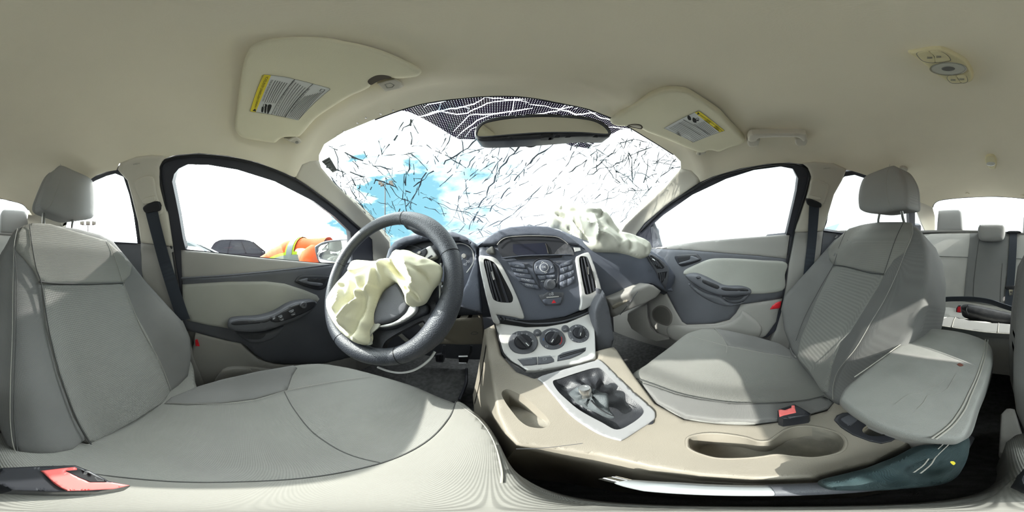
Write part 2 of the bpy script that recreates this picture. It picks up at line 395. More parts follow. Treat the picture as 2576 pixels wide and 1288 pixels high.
# ------------------------------------------------------------------ cabin surfaces (z relative to the camera)
def g_roof(P): return (.455 - .05 * ((P[:, 1] + .35) / .65) ** 2 - .05 * (P[:, 0] / .55) ** 2) - P[:, 2]
def g_wind(P): return (.39 - .646 * (P[:, 1] - .27) - .06 * (P[:, 0] / .6) ** 2 + .03 - P[:, 2]) / 1.19
def g_rear(P): return (.39 + .42 * (P[:, 1] + 1.05) - P[:, 2]) / 1.085
def g_side(P): return np.minimum(((.70 - (P[:, 2] - .05) * .515) - np.abs(P[:, 0])) / 1.125, .70 - np.abs(P[:, 0]))
def g_shell(P):
    f = smin(g_roof(P), g_side(P), .13); f = smin(f, g_wind(P), .035); f = smin(f, g_rear(P), .05); return f
# ================================================================== STRUCTURE
ws_edge_top = [(803, 403), (803, 390), (816, 363), (865, 332), (943, 300), (1005, 277), (1057, 262), (1122, 251), (1204, 243), (1260, 241), (1302, 242), (1359, 249), (1430, 263), (1484, 275), (1546, 299), (1591, 324), (1619, 341), (1655, 363), (1694, 388), (1712, 406), (1713, 424)]
ws_right = [(1680, 463), (1626, 516), (1573, 568)]
ws_left = [(979, 611), (953, 579), (910, 530), (845, 465), (809, 422)]
seamR = [(1739, 429), (1756, 446), (1762, 458)]
seamL = [(741, 446), (746, 443), (760, 414), (780, 406)]
sealR_out = [(1762, 458), (1793, 444), (1861, 424), (1930, 412), (1985, 409), (2019, 413)]
bpR_top = [(2019, 413), (2050, 410), (2099, 414), (2131, 428)]
rdR_out = [(2131, 428), (2144, 430), (2170, 438), (2210, 452), (2250, 474), (2287, 497)]
rearR = [(2293, 499), (2320, 512), (2346, 522), (2352, 510), (2372, 502), (2434, 496), (2509, 494), (2576, 499), (2600, 504), (2632, 513), (2647, 528), (2660, 545)]
rdL_out = [(2576 + 90, 545), (2576 + 130, 530), (2576 + 170, 490), (2576 + 215, 460), (2576 + 244, 440), (2576 + 268, 432), (2576 + 293, 428)]
bpL_top = [(293, 428), (300, 412), (340, 397), (380, 392), (412, 394)]
sealL_out = [(412, 399), (443, 390), (500, 385), (573, 392), (650, 409), (741, 446)]
# ---- headliner: one moulded roof lining over the whole cabin, solved as a height field over the plan
ring_px = ws_edge_top + seamR + sealR_out[1:] + bpR_top[1:] + rdR_out[1:] + rearR + [(p[0] - 2576, p[1]) for p in rdL_out] + bpL_top[1:] + sealL_out + seamL[1:]
ring = cast(g_shell, dens(ring_px, 1e9))
def zshell(xy):
    lo = np.full(len(xy), -.1); hi = np.full(len(xy), .6)
    for _ in range(30):
        mid = (lo + hi) / 2; s = g_shell(np.stack([xy[:, 0], xy[:, 1], mid], 1)) > 0; lo = np.where(s, mid, lo); hi = np.where(s, hi, mid)
    return lo
def headliner():
    # boundary points are kept as cast; interior points solved vertically
    bnd = []
    n = len(ring)
    for i in range(n):
        a, b = ring[i], ring[(i + 1) % n]; k = max(1, int(np.linalg.norm(b[:2] - a[:2]) / .025))
        pa, pb = ring_px[i], ring_px[(i + 1) % n]
        if abs(pa[0] - pb[0]) > 1500: pb = (pb[0] + (2576 if pa[0] > pb[0] else -2576), pb[1])
        px = [(pa[0] + (pb[0] - pa[0]) * j / k, pa[1] + (pb[1] - pa[1]) * j / k) for j in range(k)]
        bnd += list(cast(g_shell, px))
    bnd = np.array(bnd); V2, F = tri2d(bnd[:, :2], [], .022)
    z = zshell(V2)
    d = np.linalg.norm(V2[:, None] - bnd[None, :, :2], axis=2); j = d.argmin(1); near = d.min(1) < 1e-6; z[near] = bnd[j[near], 2]
    # the shallow moulded ridge that runs back from the middle of the windscreen header
    x, y = V2[:, 0], V2[:, 1]
    P = np.stack([x, y, z], 1); Nn = grad(g_shell, P)
    edge = np.clip(d.min(1) / .05, 0, 1)
    band = np.exp(-((y - (.20 - .06 * np.abs(x))) / .035) ** 2) * .018
    visorL = np.exp(-((x + .33) / .17) ** 4) * np.exp(-((y - .13) / .10) ** 4) * -.012
    visorR = np.exp(-((x - .33) / .17) ** 4) * np.exp(-((y - .13) / .10) ** 4) * -.012
    P = P + Nn * ((band + visorL + visorR) * edge)[:, None]
    return solid('ceiling', P, F, Nn, .02, (0, 0, -1), HEAD, None)
ceil = tag(headliner(), 'warm grey cloth headliner lining the whole roof', 'ceiling', kind='structure')
roof = G()
for sx in (0,):
    v, f = [], []
    xs = np.linspace(-.47, .47, 13); ys = np.linspace(-1.08, .18, 15)
    for zz in (0, .025):
        for y in ys:
            for x in xs: v.append((x, y, .455 - .05 * ((y + .35) / .65) ** 2 - .05 * (x / .55) ** 2 + .025 + zz))
    nx, ny = 13, 15
    for l in (0, 1):
        for j in range(ny - 1):
            for i in range(nx - 1):
                a = l * nx * ny + j * nx + i; q = (a, a + 1, a + 1 + nx, a + nx); f.append(q if l else q[::-1])
    roof.add(v, f)
PAINT = mat('silver_car_paint', (.45, .46, .47, 1), .3, metal=.5, coat=.5)
tag(roof.build('trim_9', PAINT), 'painted steel roof skin above the headliner', 'roof', kind='structure')

# ---- windscreen: glass, dotted black band behind the mirror, cracks
win = empty('window_1', (0, .5, .25), 'shattered windscreen with a dotted black band at its top', 'windscreen', kind='structure')
ws_poly = [(803, 403)] + ws_edge_top[1:] + ws_right + [(1573, 640), (1480, 655), (1330, 640), (1200, 625), (1090, 650), (979, 640)] + ws_left
patch('windscreen_glass', ws_poly, g_shell, GLASS, win, d=-.006, thick=.005, step=22, sm=False)
# crack strips (polylines in the glass plane), also cut out of the black band
def jag(pts, amp=3, n=5):
    out = []
    for (a, b) in zip(pts[:-1], pts[1:]):
        a, b = np.array(a, float), np.array(b, float); L_ = np.linalg.norm(b - a); k = max(1, int(L_ / 14))
        for j in range(k): out.append(a + (b - a) * j / k + (np.random.randn(2) * amp * .4 if j else 0))
    out.append(np.array(pts[-1], float)); return out
band_px = [(1005, 277), (1057, 262), (1122, 251), (1204, 243), (1260, 241), (1302, 242), (1359, 249), (1430, 263), (1484, 275), (1546, 299), (1591, 324), (1560, 326), (1530, 342), (1505, 352), (1480, 373), (1440, 368), (1400, 352), (1340, 356), (1290, 350), (1240, 352), (1155, 350), (1138, 342), (1100, 318), (1060, 296), (1030, 282)]
band_cracks = [([(1040, 294), (1062, 292), (1090, 282), (1160, 270), (1192, 262), (1210, 252), (1225, 241)], 3.2), ([(1064, 292), (1110, 280), (1150, 288), (1175, 285), (1225, 260), (1290, 252), (1330, 258)], 2.6),
    ([(1140, 332), (1165, 306), (1180, 290), (1215, 288), (1250, 286), (1290, 280), (1340, 272)], 3.0), ([(1145, 350), (1175, 322), (1200, 303), (1240, 288)], 2.6), ([(1170, 345), (1185, 325), (1210, 315)], 2.2),
    ([(1066, 270), (1078, 262), (1110, 257), (1160, 244)], 2.2), ([(1155, 268), (1180, 272), (1176, 284)], 1.8), ([(1208, 245), (1290, 250), (1318, 250)], 2), ([(1296, 243), (1290, 275), (1280, 290)], 2),
    ([(1322, 246), (1322, 262)], 1.6), ([(1300, 298), (1370, 285), (1440, 268), (1465, 265)], 3), ([(1385, 272), (1430, 280), (1448, 288), (1500, 284)], 3.2), ([(1400, 280), (1425, 262), (1432, 270)], 2.4), ([(1480, 278), (1510, 296), (1545, 304)], 2.4),
    ([(1396, 346), (1425, 358), (1450, 350), (1480, 360), (1500, 366)], 2.4), ([(1420, 365), (1435, 345), (1470, 345)], 1.8), ([(1440, 368), (1470, 352), (1500, 350)], 1.8), ([(1530, 320), (1560, 322), (1600, 325)], 2.4), ([(1445, 275), (1470, 262)], 1.8), ([(1110, 255), (1105, 275), (1092, 283)], 1.6), ([(1330, 262), (1370, 266), (1390, 272)], 1.8)]
holes = []
for pts, wd in band_cracks:
    q = np.array(jag(pts, 2.4)); t = np.gradient(q, axis=0); nn = np.stack([-t[:, 1], t[:, 0]], 1); nn /= np.maximum(np.linalg.norm(nn, axis=1, keepdims=True), 1e-6)
    wv = (wd * .55 * (1 - .7 * np.linspace(-1, 1, len(q)) ** 4) * np.random.uniform(.7, 1.1, len(q)))[:, None]
    holes.append(np.concatenate([q + nn * wv, (q - nn * wv)[::-1]]))
def frit():
    outl = prep(band_px, False, 10); V = [Vector(p) for p in outl]; E_ = [(i, (i + 1) % len(outl)) for i in range(len(outl))]
    for h in holes:
        b = len(V); V += [Vector(p) for p in h]; E_ += [(b + i, b + (i + 1) % len(h)) for i in range(len(h))]
    v, e, f, *_ = delaunay_2d_cdt(V, E_, [], 0, 1e-4); V2 = np.array([tuple(p) for p in v]); F = np.array([tuple(q) for q in f]); c = V2[F].mean(1)
    k = inpoly(c, outl)
    for h in holes: k &= ~inpoly(c, h)
    F = F[k]; g = off(g_shell, -.009); P = cast(g, V2)
    return link('dotted_band', mesh('dotted_band', P, F), FRIT, win, smooth=False)
fr = frit()
fr.data.update()
line('black_edge', ws_edge_top[4:-2], g_shell, .004, BLACK, win, d=-.004, sm=3)
def cracks():
    v = []; f = []; rnd = random.Random(3)
    polyl = []
    def grow(p, ang, ln, w, depth):
        pts = [np.array(p, float)]; a = ang
        for _ in range(max(2, int(ln / 9))):
            a += rnd.gauss(0, .16); pts.append(pts[-1] + 9 * np.array([math.cos(a), math.sin(a)]))
            if depth < 2 and rnd.random() < .13: grow(pts[-1], a + rnd.choice((-1, 1)) * rnd.uniform(.4, 1.1), ln * rnd.uniform(.15, .4), w * .7, depth + 1)
        polyl.append((pts, w))
    main = [[(816, 363), (850, 378), (900, 400), (1000, 432), (1060, 450)], [(1034, 300), (1036, 380), (1022, 440), (1018, 500), (1024, 560)], [(880, 432), (930, 450), (990, 468), (1020, 480), (1100, 510), (1180, 535), (1215, 560)],
        [(850, 400), (870, 460), (900, 510), (960, 570)], [(1010, 500), (1080, 525), (1140, 545), (1190, 570)], [(1040, 300), (1000, 340), (960, 390), (950, 430)], [(1200, 350), (1150, 390), (1100, 420), (1040, 470)],
        [(1330, 352), (1260, 420), (1230, 470), (1190, 560)], [(1395, 360), (1340, 400), (1260, 500), (1200, 560)], [(1500, 380), (1440, 430), (1360, 470), (1290, 540), (1240, 570)], [(1560, 372), (1500, 420), (1440, 460), (1370, 490)],
        [(1640, 370), (1590, 390), (1540, 420), (1480, 440)], [(1530, 440), (1560, 460), (1600, 480), (1625, 478)], [(1560, 360), (1590, 400), (1590, 440), (1600, 478)], [(1630, 400), (1625, 440), (1612, 478), (1590, 500)],
        [(1700, 400), (1650, 460), (1600, 510), (1560, 560)], [(1600, 480), (1540, 485), (1460, 510)], [(1370, 560), (1420, 540), (1500, 510), (1600, 478)], [(1712, 420), (1640, 440), (1600, 478)], [(1540, 360), (1600, 350), (1660, 372)],
        [(1080, 420), (1050, 480), (1000, 540)], [(830, 440), (860, 480), (930, 550)], [(1200, 600), (1300, 575), (1390, 560)], [(1180, 590), (1280, 548), (1380, 540)], [(820, 420), (880, 440), (900, 480)]]
    for p in main: polyl.append((jag(p, 6), .0019))
    for p in main:
        for _ in range(5):
            i = rnd.randrange(len(p) - 1); t = rnd.random(); q = np.array(p[i]) * (1 - t) + np.array(p[i + 1]) * t
            grow(q, rnd.uniform(0, 2 * PI), rnd.uniform(20, 90), .0012, 1)
    for _ in range(170): # fine crazing towards the lower left and lower right corners
        x = rnd.choice((rnd.gauss(900, 40), rnd.gauss(1180, 60), rnd.gauss(1600, 60), rnd.gauss(1500, 110))); y = rnd.uniform(380, 590)
        grow((x, y), rnd.gauss(-.7 if x > 1100 else .8, .35), rnd.uniform(20, 110), .0011, 1)
    outl = np.array(ws_poly)
    for pts, w_ in polyl:
        q = np.array(pts); q = q[inpoly(q, outl)]
        if len(q) < 2: continue
        P = cast(off(g_shell, -.004), q); t = np.gradient(P, axis=0); Nn = grad(g_shell, P); s = np.cross(t, Nn); s /= np.maximum(np.linalg.norm(s, axis=1, keepdims=True), 1e-9)
        b = len(v)
        for i in range(len(P)):
            ww = w_ * rnd.uniform(.25, 1.5)
            v += [P[i] + s[i] * ww, P[i] - s[i] * ww, P[i] - Nn[i] * .001]
        for i in range(len(P) - 1):
            if rnd.random() < .22: continue
            a = b + i * 3; f += [(a, a + 1, a + 4, a + 3), (a + 1, a + 2, a + 5, a + 4), (a + 2, a, a + 3, a + 5)]
    return v, f
v, f = cracks(); ck = link('glass_cracks', mesh('glass_cracks', v, f), CRACKD, win, smooth=False); ck['kind'] = 'stuff'
st = patch('inspection_sticker', c4((88, 570), (150, 536), (212, 640), (175, 658)), g_shell, mat('grey_sticker', (.16, .17, .17, 1), .6), win, d=-.002, thick=.0006, step=12, sm=False)
for q in (((97, 584), (150, 552)), ((106, 600), (160, 572))): line('printed_bar', c4(*q), g_shell, .0016, INK, win, d=0, sm=0, flat=(1, .3))
for k_ in range(6): line('printed_mark', c4((125 + k_ * 11, 604 + k_ * 9), (136 + k_ * 11, 600 + k_ * 8)), g_shell, .0007, INKW if k_ % 2 else INK, win, d=0, sm=0); line('printed_mark', c4((152 + k_ * 7, 590 + k_ * 9), (170 + k_ * 6, 584 + k_ * 9)), g_shell, .0006, INK, win, d=0, sm=0)

# ---- pillar trims
def struct(name, label, cat, **k): return tag(empty(name, k.pop('p'), label, cat), kind='structure')
apR = [(1713, 424)] + seamR + [(1725, 483), (1674, 518), (1622, 562), (1600, 590), (1600, 640), (1520, 650), (1573, 568)] + [(1626, 516), (1680, 463)]
tag(patch('trim_1', apR, g_shell, PILL, None, d=.002, thick=.03, step=10, sm=False, rim=8, rimdepth=.004), 'pale windscreen pillar trim on the passenger side, streaked with sun', 'pillar trim', kind='structure')
apL = [(803, 403), (780, 406), (760, 414), (741, 446), (813, 496), (861, 534), (910, 577), (936, 604), (940, 650), (952, 690), (985, 690), (979, 611), (953, 579), (910, 530), (845, 465), (809, 422)]
tag(patch('trim_2', apL, g_shell, PILL, None, d=.002, thick=.03, step=10, sm=False, rim=8, rimdepth=.004), 'pale windscreen pillar trim on the driver side, behind the steering wheel', 'pillar trim', kind='structure')
# B pillars: upper and lower covers with the belt slider plate
def bpillar(name, label, upper, lower, plate, slot, logo, guide):
    e = struct(name, label, 'pillar trim', p=tuple(cast(g_shell, [upper[0]])[0]))
    patch('upper_cover', upper, g_shell, PILL, e, d=.012, thick=.05, step=10, sm=False, rim=10, rimdepth=.008)
    patch('lower_cover', lower, g_shell, LGREY, e, d=.010, thick=.05, step=12, sm=False, rim=10, rimdepth=.008)
    pl = patch('height_slider_plate', plate, g_shell, PILL, e, d=.019, thick=.012, step=8, rim=5, rimdepth=.004)
    patch('slider_button', slot, g_shell, PILL, pl, d=.025, thick=.008, step=6, rim=3, rimdepth=.003)
    text('AIRBAG', logo[0], logo[1], g_shell, INKG, e, d=.0135)
    return e
bpR = bpillar('trim_3', 'pale centre pillar trim holding the passenger seat belt', bpR_top + [(2120, 455), (2100, 490), (2085, 540), (2072, 583), (1998, 586), (2012, 552), (2032, 490), (2042, 446), (2034, 424)],
    [(1998, 586), (2072, 583), (2066, 640), (2050, 700), (2030, 800), (1985, 900), (1930, 880), (1953, 832), (1966, 790), (1979, 718), (1985, 666), (1995, 613)],
    d5((255, 195), (360, 228), (345, 310), (318, 360), (220, 330), (235, 265)), d5((238, 300), (305, 312), (300, 332), (232, 320)), d5((325, 122), (372, 118)), None)
bpL = bpillar('trim_4', 'pale centre pillar trim holding the driver seat belt', bpL_top + [(400, 420), (400, 470), (420, 540), (432, 622), (352, 612), (345, 560), (330, 500), (318, 455)],
    [(352, 612), (432, 622), (440, 680), (452, 760), (470, 850), (520, 975), (480, 985), (430, 900), (380, 760), (350, 680)],
    c1((478, 110), (540, 92), (560, 165), (580, 215), (555, 230), (505, 180)), c1((510, 172), (548, 160), (552, 178), (514, 190)), c1((475, 50), (500, 46)), None)
# C pillars and parcel shelf
tag(patch('trim_5', [(2287, 497), (2320, 512), (2346, 522), (2352, 545), (2352, 585), (2332, 590), (2318, 560), (2300, 515)], g_shell, PILL, None, d=.003, thick=.03, step=8, sm=False), 'pale rear pillar trim beside the passenger side quarter glass', 'pillar trim', kind='structure')
tag(patch('trim_6', [(71, 540), (84, 543), (95, 535), (125, 535), (160, 500), (168, 540), (150, 590), (60, 600)], g_shell, PILL, None, d=.003, thick=.03, step=8, sm=False), 'pale rear pillar trim glimpsed behind the driver seat', 'pillar trim', kind='structure')

# ---- rear window
wr = empty('window_6', (0, -1.25, .3), 'bright rear window above the back seat', 'rear window', kind='structure')
patch('rear_glass', [(2346, 522), (2352, 510), (2372, 502), (2434, 496), (2509, 494), (2576, 499), (2600, 504), (2632, 513), (2647, 528), (2664, 590), (2340, 600)], g_shell, GLASS, wr, d=-.006, thick=.004, step=20, sm=False)
line('rubber_edge', [(2346, 522), (2352, 510), (2372, 502), (2434, 496), (2509, 494), (2576, 499), (2600, 504), (2632, 513), (2647, 528)], g_shell, .005, SEAL, wr, d=-.004, sm=3)

# ---- side windows with their door seals
glR = [(1636, 570), (1663, 545), (1742, 490), (1827, 450), (1896, 428), (1964, 419), (1995, 425), (2008, 449), (2004, 480), (1998, 507), (1978, 592), (1896, 600), (1760, 612), (1642, 622)]
outR = [(1600, 590), (1622, 562), (1674, 518), (1725, 483), (1762, 458), (1793, 444), (1861, 424), (1930, 412), (1985, 409), (2019, 413), (2038, 428), (2042, 446), (2032, 490), (2012, 552), (1998, 600), (1995, 613), (1985, 666), (1979, 718), (1974, 745), (1966, 798), (1953, 832), (1929, 850), (1900, 850), (1950, 800), (1960, 700), (1981, 650), (1988, 592), (1896, 606), (1760, 620), (1640, 640), (1600, 640)]
w2 = empty('window_2', (.62, .2, .25), 'clear front passenger side window', 'window', kind='structure')
patch('side_glass', glR, g_shell, GLASS, w2, d=-.020, thick=.004, step=24, sm=False)
patch('door_seal', outR, g_shell, SEAL, w2, d=-.002, thick=.035, step=9, holes=[glR], sm=False, rim=5, rimdepth=.004, hsm=False)
line('inner_seal_bead', [(1610, 583), (1674, 521), (1725, 487), (1793, 449), (1861, 429), (1930, 416), (1985, 413), (2015, 418), (2033, 432), (2035, 450), (2025, 490), (2004, 555), (1992, 613), (1980, 666), (1974, 718)], g_shell, .005, BLACK, w2, d=.002, sm=4)
glL = [(433, 457), (438, 438), (450, 424), (471, 414), (524, 415), (597, 427), (693, 457), (789, 506), (842, 545), (886, 588), (886, 662), (789, 660), (650, 646), (539, 634), (467, 627), (460, 600), (450, 540), (442, 500)]
outL = [(394, 423), (400, 408), (416, 399), (443, 390), (500, 385), (573, 392), (650, 409), (741, 446), (813, 496), (861, 534), (910, 577), (936, 604), (940, 650), (930, 672), (880, 670), (789, 664), (650, 651), (539, 639), (462, 632), (458, 717), (462, 800), (456, 800), (450, 717), (436, 630), (426, 573), (409, 491)]
w3 = empty('window_3', (-.62, .1, .25), 'clear front driver side window with the sun at its top', 'window', kind='structure')
patch('side_glass', glL, g_shell, GLASS, w3, d=-.020, thick=.004, step=24, sm=False)
patch('door_seal', outL, g_shell, SEAL, w3, d=-.002, thick=.035, step=9, holes=[glL], sm=False, rim=5, rimdepth=.004, hsm=False)
line('inner_seal_bead', [(446, 720), (428, 600), (416, 520), (402, 440), (408, 412), (425, 402), (446, 396), (500, 391), (573, 397), (650, 414), (741, 451), (813, 500), (861, 538), (910, 581)], g_shell, .005, BLACK, w3, d=.002, sm=4)
# mirror-corner sail panels
tag(patch('trim_7', [(880, 572), (912, 578), (936, 604), (940, 650), (930, 672), (884, 668), (884, 600)], g_shell, DARK, None, d=-.004, thick=.03, step=8, sm=False, rim=5), 'dark corner panel behind the driver door mirror', 'corner trim', kind='structure')
tag(patch('trim_8', [(1600, 590), (1622, 562), (1640, 566), (1650, 590), (1660, 622), (1640, 640), (1600, 640)], g_shell, DARK, None, d=-.004, thick=.03, step=8, sm=False, rim=5), 'dark corner panel behind the passenger door mirror', 'corner trim', kind='structure')
# rear door windows
glR2 = [(2080, 560), (2090, 500), (2105, 462), (2125, 444), (2150, 440), (2180, 450), (2215, 468), (2240, 490), (2285, 520), (2290, 590), (2180, 595), (2072, 580)]
w4 = empty('window_4', (.62, -.6, .25), 'rear passenger side window behind the headrest', 'window', kind='structure')
patch('side_glass', glR2, g_shell, GLASS, w4, d=-.020, thick=.004, step=24, sm=False)
patch('door_seal', [(2066, 584), (2085, 500), (2100, 455), (2115, 434), (2144, 430), (2170, 438), (2210, 452), (2250, 474), (2287, 497), (2306, 530), (2318, 570), (2318, 600), (2180, 600)], g_shell, SEAL, w4, d=-.004, thick=.035, step=9, holes=[glR2, [(2302, 519), (2318, 540), (2332, 570), (2302, 566)]], sm=False, rim=4, hsm=False)
patch('quarter_glass', [(2302, 519), (2318, 540), (2332, 572), (2302, 568)], g_shell, GLASS, w4, d=-.02, thick=.004, step=12, sm=False)
glL2 = [(240, 455), (268, 443), (290, 437), (310, 445), (325, 490), (336, 540), (346, 612), (240, 606), (150, 600), (168, 520), (200, 480)]
w5 = empty('window_5', (-.62, -.6, .25), 'rear driver side window behind the headrest', 'window', kind='structure')
patch('side_glass', glL2, g_shell, GLASS, w5, d=-.020, thick=.004, step=24, sm=False)
patch('door_seal', [(352, 616), (345, 560), (332, 490), (322, 445), (305, 414), (286, 424), (268, 432), (230, 446), (190, 474), (160, 500), (150, 540), (140, 600), (240, 616)], g_shell, SEAL, w5, d=-.004, thick=.035, step=9, holes=[glL2], sm=False, rim=4, hsm=False)
for w__, a, b in ((w2, (1961, 567), (1960, 581)), (w4, (2082, 560), (2081, 573.5))):
    patch('window_decal', [(a[0] - 5, a[1] - 7), (a[0] + 5, a[1] - 7), (a[0] + 6, a[1] + 6), (a[0] - 6, a[1] + 6)], off(g_shell, -.018), CRACK, w__, thick=.0005, step=6)
    patch('window_decal', [(b[0] - 1.6, b[1] - 2), (b[0] + 1.6, b[1] - 2), (b[0] + 1.6, b[1] + 2), (b[0] - 1.6, b[1] + 2)], off(g_shell, -.018), CRACK, w__, thick=.0005, step=4)

# ---- doors
def g_door(P): return .70 - np.abs(P[:, 0])
def door_part(*a, **k): return patch(*a, **k)
dL = empty('door_1', (-.70, .1, -.1), 'front driver door with grey cloth insert, dark armrest and four window switches', 'door', kind='structure')
GD = g_door
patch('upper_panel', [(454, 628), (539, 636), (650, 648), (789, 661), (888, 668), (935, 672), (935, 690), (842, 671), (717, 686), (573, 699), (457, 706)], GD, LGREY, dL, d=.005, thick=.05, step=12, sm=False, rim=6, rimdepth=.006)
line('waist_trim_lip', [(457, 700), (573, 693), (717, 679), (842, 665), (925, 660)], GD, .004, DARK, dL, d=.014, sm=4)
patch('dark_trim_panel', [(457, 702), (573, 695), (717, 681), (842, 667), (935, 662), (960, 700), (960, 800), (900, 900), (847, 910), (813, 916), (717, 919), (669, 911), (640, 892), (621, 873), (606, 865), (573, 859), (491, 838), (459, 832)], GD, DARK, dL, d=.010, thick=.05, step=14, sm=False, rim=8, rimdepth=.008)
patch('cloth_insert', [(457, 716), (573, 709), (669, 708), (717, 714), (765, 729), (799, 743), (806, 753), (799, 762), (765, 762), (693, 793), (650, 805), (587, 812), (575, 828), (524, 820), (471, 808), (459, 790)], GD, mat('door_cloth', (.34, .34, .31, 1), .9, weave=.2, wscale=2600, bump=.3, mottle=.1), dL, d=.018, thick=.02, step=12, rim=8, rimdepth=.007, sm=False)
ar = patch('armrest', [(573, 816), (587, 806), (650, 801), (693, 789), (736, 765), (780, 757), (799, 760), (797, 772), (777, 792), (741, 810), (669, 834), (611, 838), (577, 830)], GD, DARK, dL, d=.060, thick=.055, step=8, rim=9, rimdepth=.012)
patch('tray_recess', [(580, 814), (600, 806), (660, 804), (690, 795), (672, 812), (620, 818), (590, 820)], GD, DARK2, ar, d=.0615, thick=.003, step=8, rim=4)
patch('switch_plate', [(679, 806), (700, 790), (740, 768), (784, 757), (796, 762), (786, 778), (745, 798), (700, 812)], GD, DARK2, ar, d=.063, thick=.005, step=8, rim=4)
for q in ([(700, 797), (710, 793), (714, 799), (704, 803)], [(703, 804), (713, 800), (717, 806), (707, 810)], [(727, 784), (739, 779), (742, 785), (731, 790)], [(732, 791), (743, 786), (746, 792), (735, 797)]):
    s_ = patch('window_switch', q, GD, DARK, dL, d=.069, thick=.006, step=5, sm=False, rim=2, rimdepth=.002)
    cx, cy = np.mean(q, 0); line('switch_symbol', [(cx - 3, cy + 1), (cx + 3, cy - 1)], GD, .0006, INKW, s_, d=.0695, sm=0)
s_ = patch('lock_switch', [(684, 799), (693, 796), (695, 806), (686, 809)], GD, DARK, dL, d=.068, thick=.005, step=5, sm=False, rim=2); line('switch_symbol', [(687, 803), (691, 801)], GD, .001, INKW, s_, d=.0685, sm=0)
P, n_ = pt(762, 767, off(GD, .064)); v, f = lathe(P, n_, [(.013, 0), (.013, .006), (.011, .009), (.004, .009), (.003, .007), (.0005, .007)]); link('mirror_knob', mesh('k', v, f), DARK, dL)
patch('pull_cup', [(587, 834), (611, 840), (669, 838), (716, 822), (700, 846), (675, 860), (640, 866), (618, 858)], GD, DARK, dL, d=.030, thick=.02, step=8, rim=7, rimdepth=.012)
patch('cup_floor', [(600, 840), (640, 843), (668, 840), (655, 853), (620, 852)], GD, DARK2, dL, d=.0315, thick=.002, step=8)
bz = patch('handle_bezel', [(743, 707), (756, 694), (790, 692), (823, 693), (830, 700), (821, 722), (804, 729), (770, 722), (748, 712)], GD, DARK2, dL, d=.016, thick=.01, step=7, rim=4, rimdepth=.004)
patch('handle_recess', [(753, 706), (762, 698), (820, 698), (823, 703), (815, 717), (803, 722), (775, 716)], GD, BLACK, bz, d=.0172, thick=.001, step=8, rim=3)
patch('door_handle', [(752, 707), (775, 700), (776, 708), (812, 713), (806, 721), (780, 717)], GD, DARK, dL, d=.026, thick=.008, step=6, rim=3, rimdepth=.004)
patch('lower_panel', [(491, 838), (573, 859), (606, 865), (621, 881), (650, 905), (693, 918), (813, 917), (847, 900), (900, 880), (900, 960), (700, 1010), (520, 1000), (480, 900)], GD, LGREY, dL, d=.008, thick=.05, step=16, sm=False, rim=7)
patch('map_pocket_lip', [(560, 935), (650, 930), (760, 945), (840, 935), (850, 980), (560, 1000)], GD, LGREY, dL, d=.028, thick=.02, step=14, rim=8)
patch('red_reflector', c2((231, 988), (242, 985), (253, 1020), (233, 1019)), GD, RED, dL, d=.012, thick=.004, step=4, sm=False)

dR = empty('door_2', (.70, .1, -.1), 'front passenger door with dark armrest and round speaker grille', 'door', kind='structure')
upR = d3((430, 245), (700, 208), (900, 178), (1300, 145), (1740, 112), (1768, 120), (1738, 345), (1500, 320), (1100, 288), (800, 262), (600, 255))
patch('upper_panel', upR, GD, LGREY, dR, d=.005, thick=.05, step=12, sm=False, rim=6, rimdepth=.006)
patch('dark_trim_panel', d3((430, 245), (600, 253), (800, 262), (1100, 288), (1500, 320), (1738, 345), (1720, 600), (1700, 725), (1500, 755), (1300, 785), (1250, 870), (1190, 930), (1050, 965), (780, 975), (740, 950), (680, 850), (585, 665), (520, 600), (400, 500), (380, 350)), GD, DARK, dR, d=.010, thick=.05, step=14, sm=False, rim=8, rimdepth=.008)
patch('cloth_insert', d3((750, 480), (770, 450), (860, 405), (1000, 350), (1130, 340), (1300, 345), (1500, 360), (1735, 382), (1725, 500), (1700, 650), (1395, 685), (1300, 660), (1150, 630), (1000, 570), (880, 510), (770, 500)), GD, bpy.data.materials['door_cloth'], dR, d=.018, thick=.02, step=12, rim=8, rimdepth=.007)
ar = patch('armrest', d3((765, 510), (800, 492), (870, 495), (960, 530), (1060, 580), (1150, 615), (1300, 620), (1392, 652), (1385, 690), (1250, 700), (1100, 700), (950, 650), (820, 570)), GD, DARK, dR, d=.060, thick=.055, step=8, rim=9, rimdepth=.012)
patch('tray_recess', d3((1110, 620), (1240, 628), (1340, 630), (1370, 655), (1240, 655), (1140, 650)), GD, BLACK, ar, d=.0615, thick=.003, step=6, rim=3)
patch('pull_slot', d3((930, 545), (950, 545), (1090, 605), (1085, 635), (1050, 630), (940, 580)), GD, BLACK, ar, d=.0615, thick=.003, step=6, rim=3)
patch('window_switch', d3((870, 520), (900, 514), (915, 530), (885, 538)), GD, DARK2, ar, d=.068, thick=.006, step=4, rim=2)
patch('pull_cup', d3((1120, 708), (1250, 715), (1375, 692), (1330, 750), (1250, 770), (1170, 755)), GD, DARK, dR, d=.030, thick=.02, step=7, rim=6, rimdepth=.012)
patch('cup_floor', d3((1150, 712), (1250, 718), (1330, 700), (1290, 735), (1190, 740)), GD, DARK2, dR, d=.0315, thick=.002, step=8)
patch('armrest_underside', d3((800, 580), (950, 665), (1110, 712), (1170, 760), (1250, 775), (1340, 752), (1300, 785), (1150, 800), (980, 740), (850, 650)), GD, DARK, dR, d=.022, thick=.02, step=8, rim=7, rimdepth=.01)
bz = patch('handle_bezel', d3((668, 330), (690, 308), (760, 302), (870, 297), (905, 325), (922, 355), (860, 385), (760, 415), (715, 408), (685, 370)), GD, DARK2, dR, d=.016, thick=.01, step=6, rim=4, rimdepth=.004)
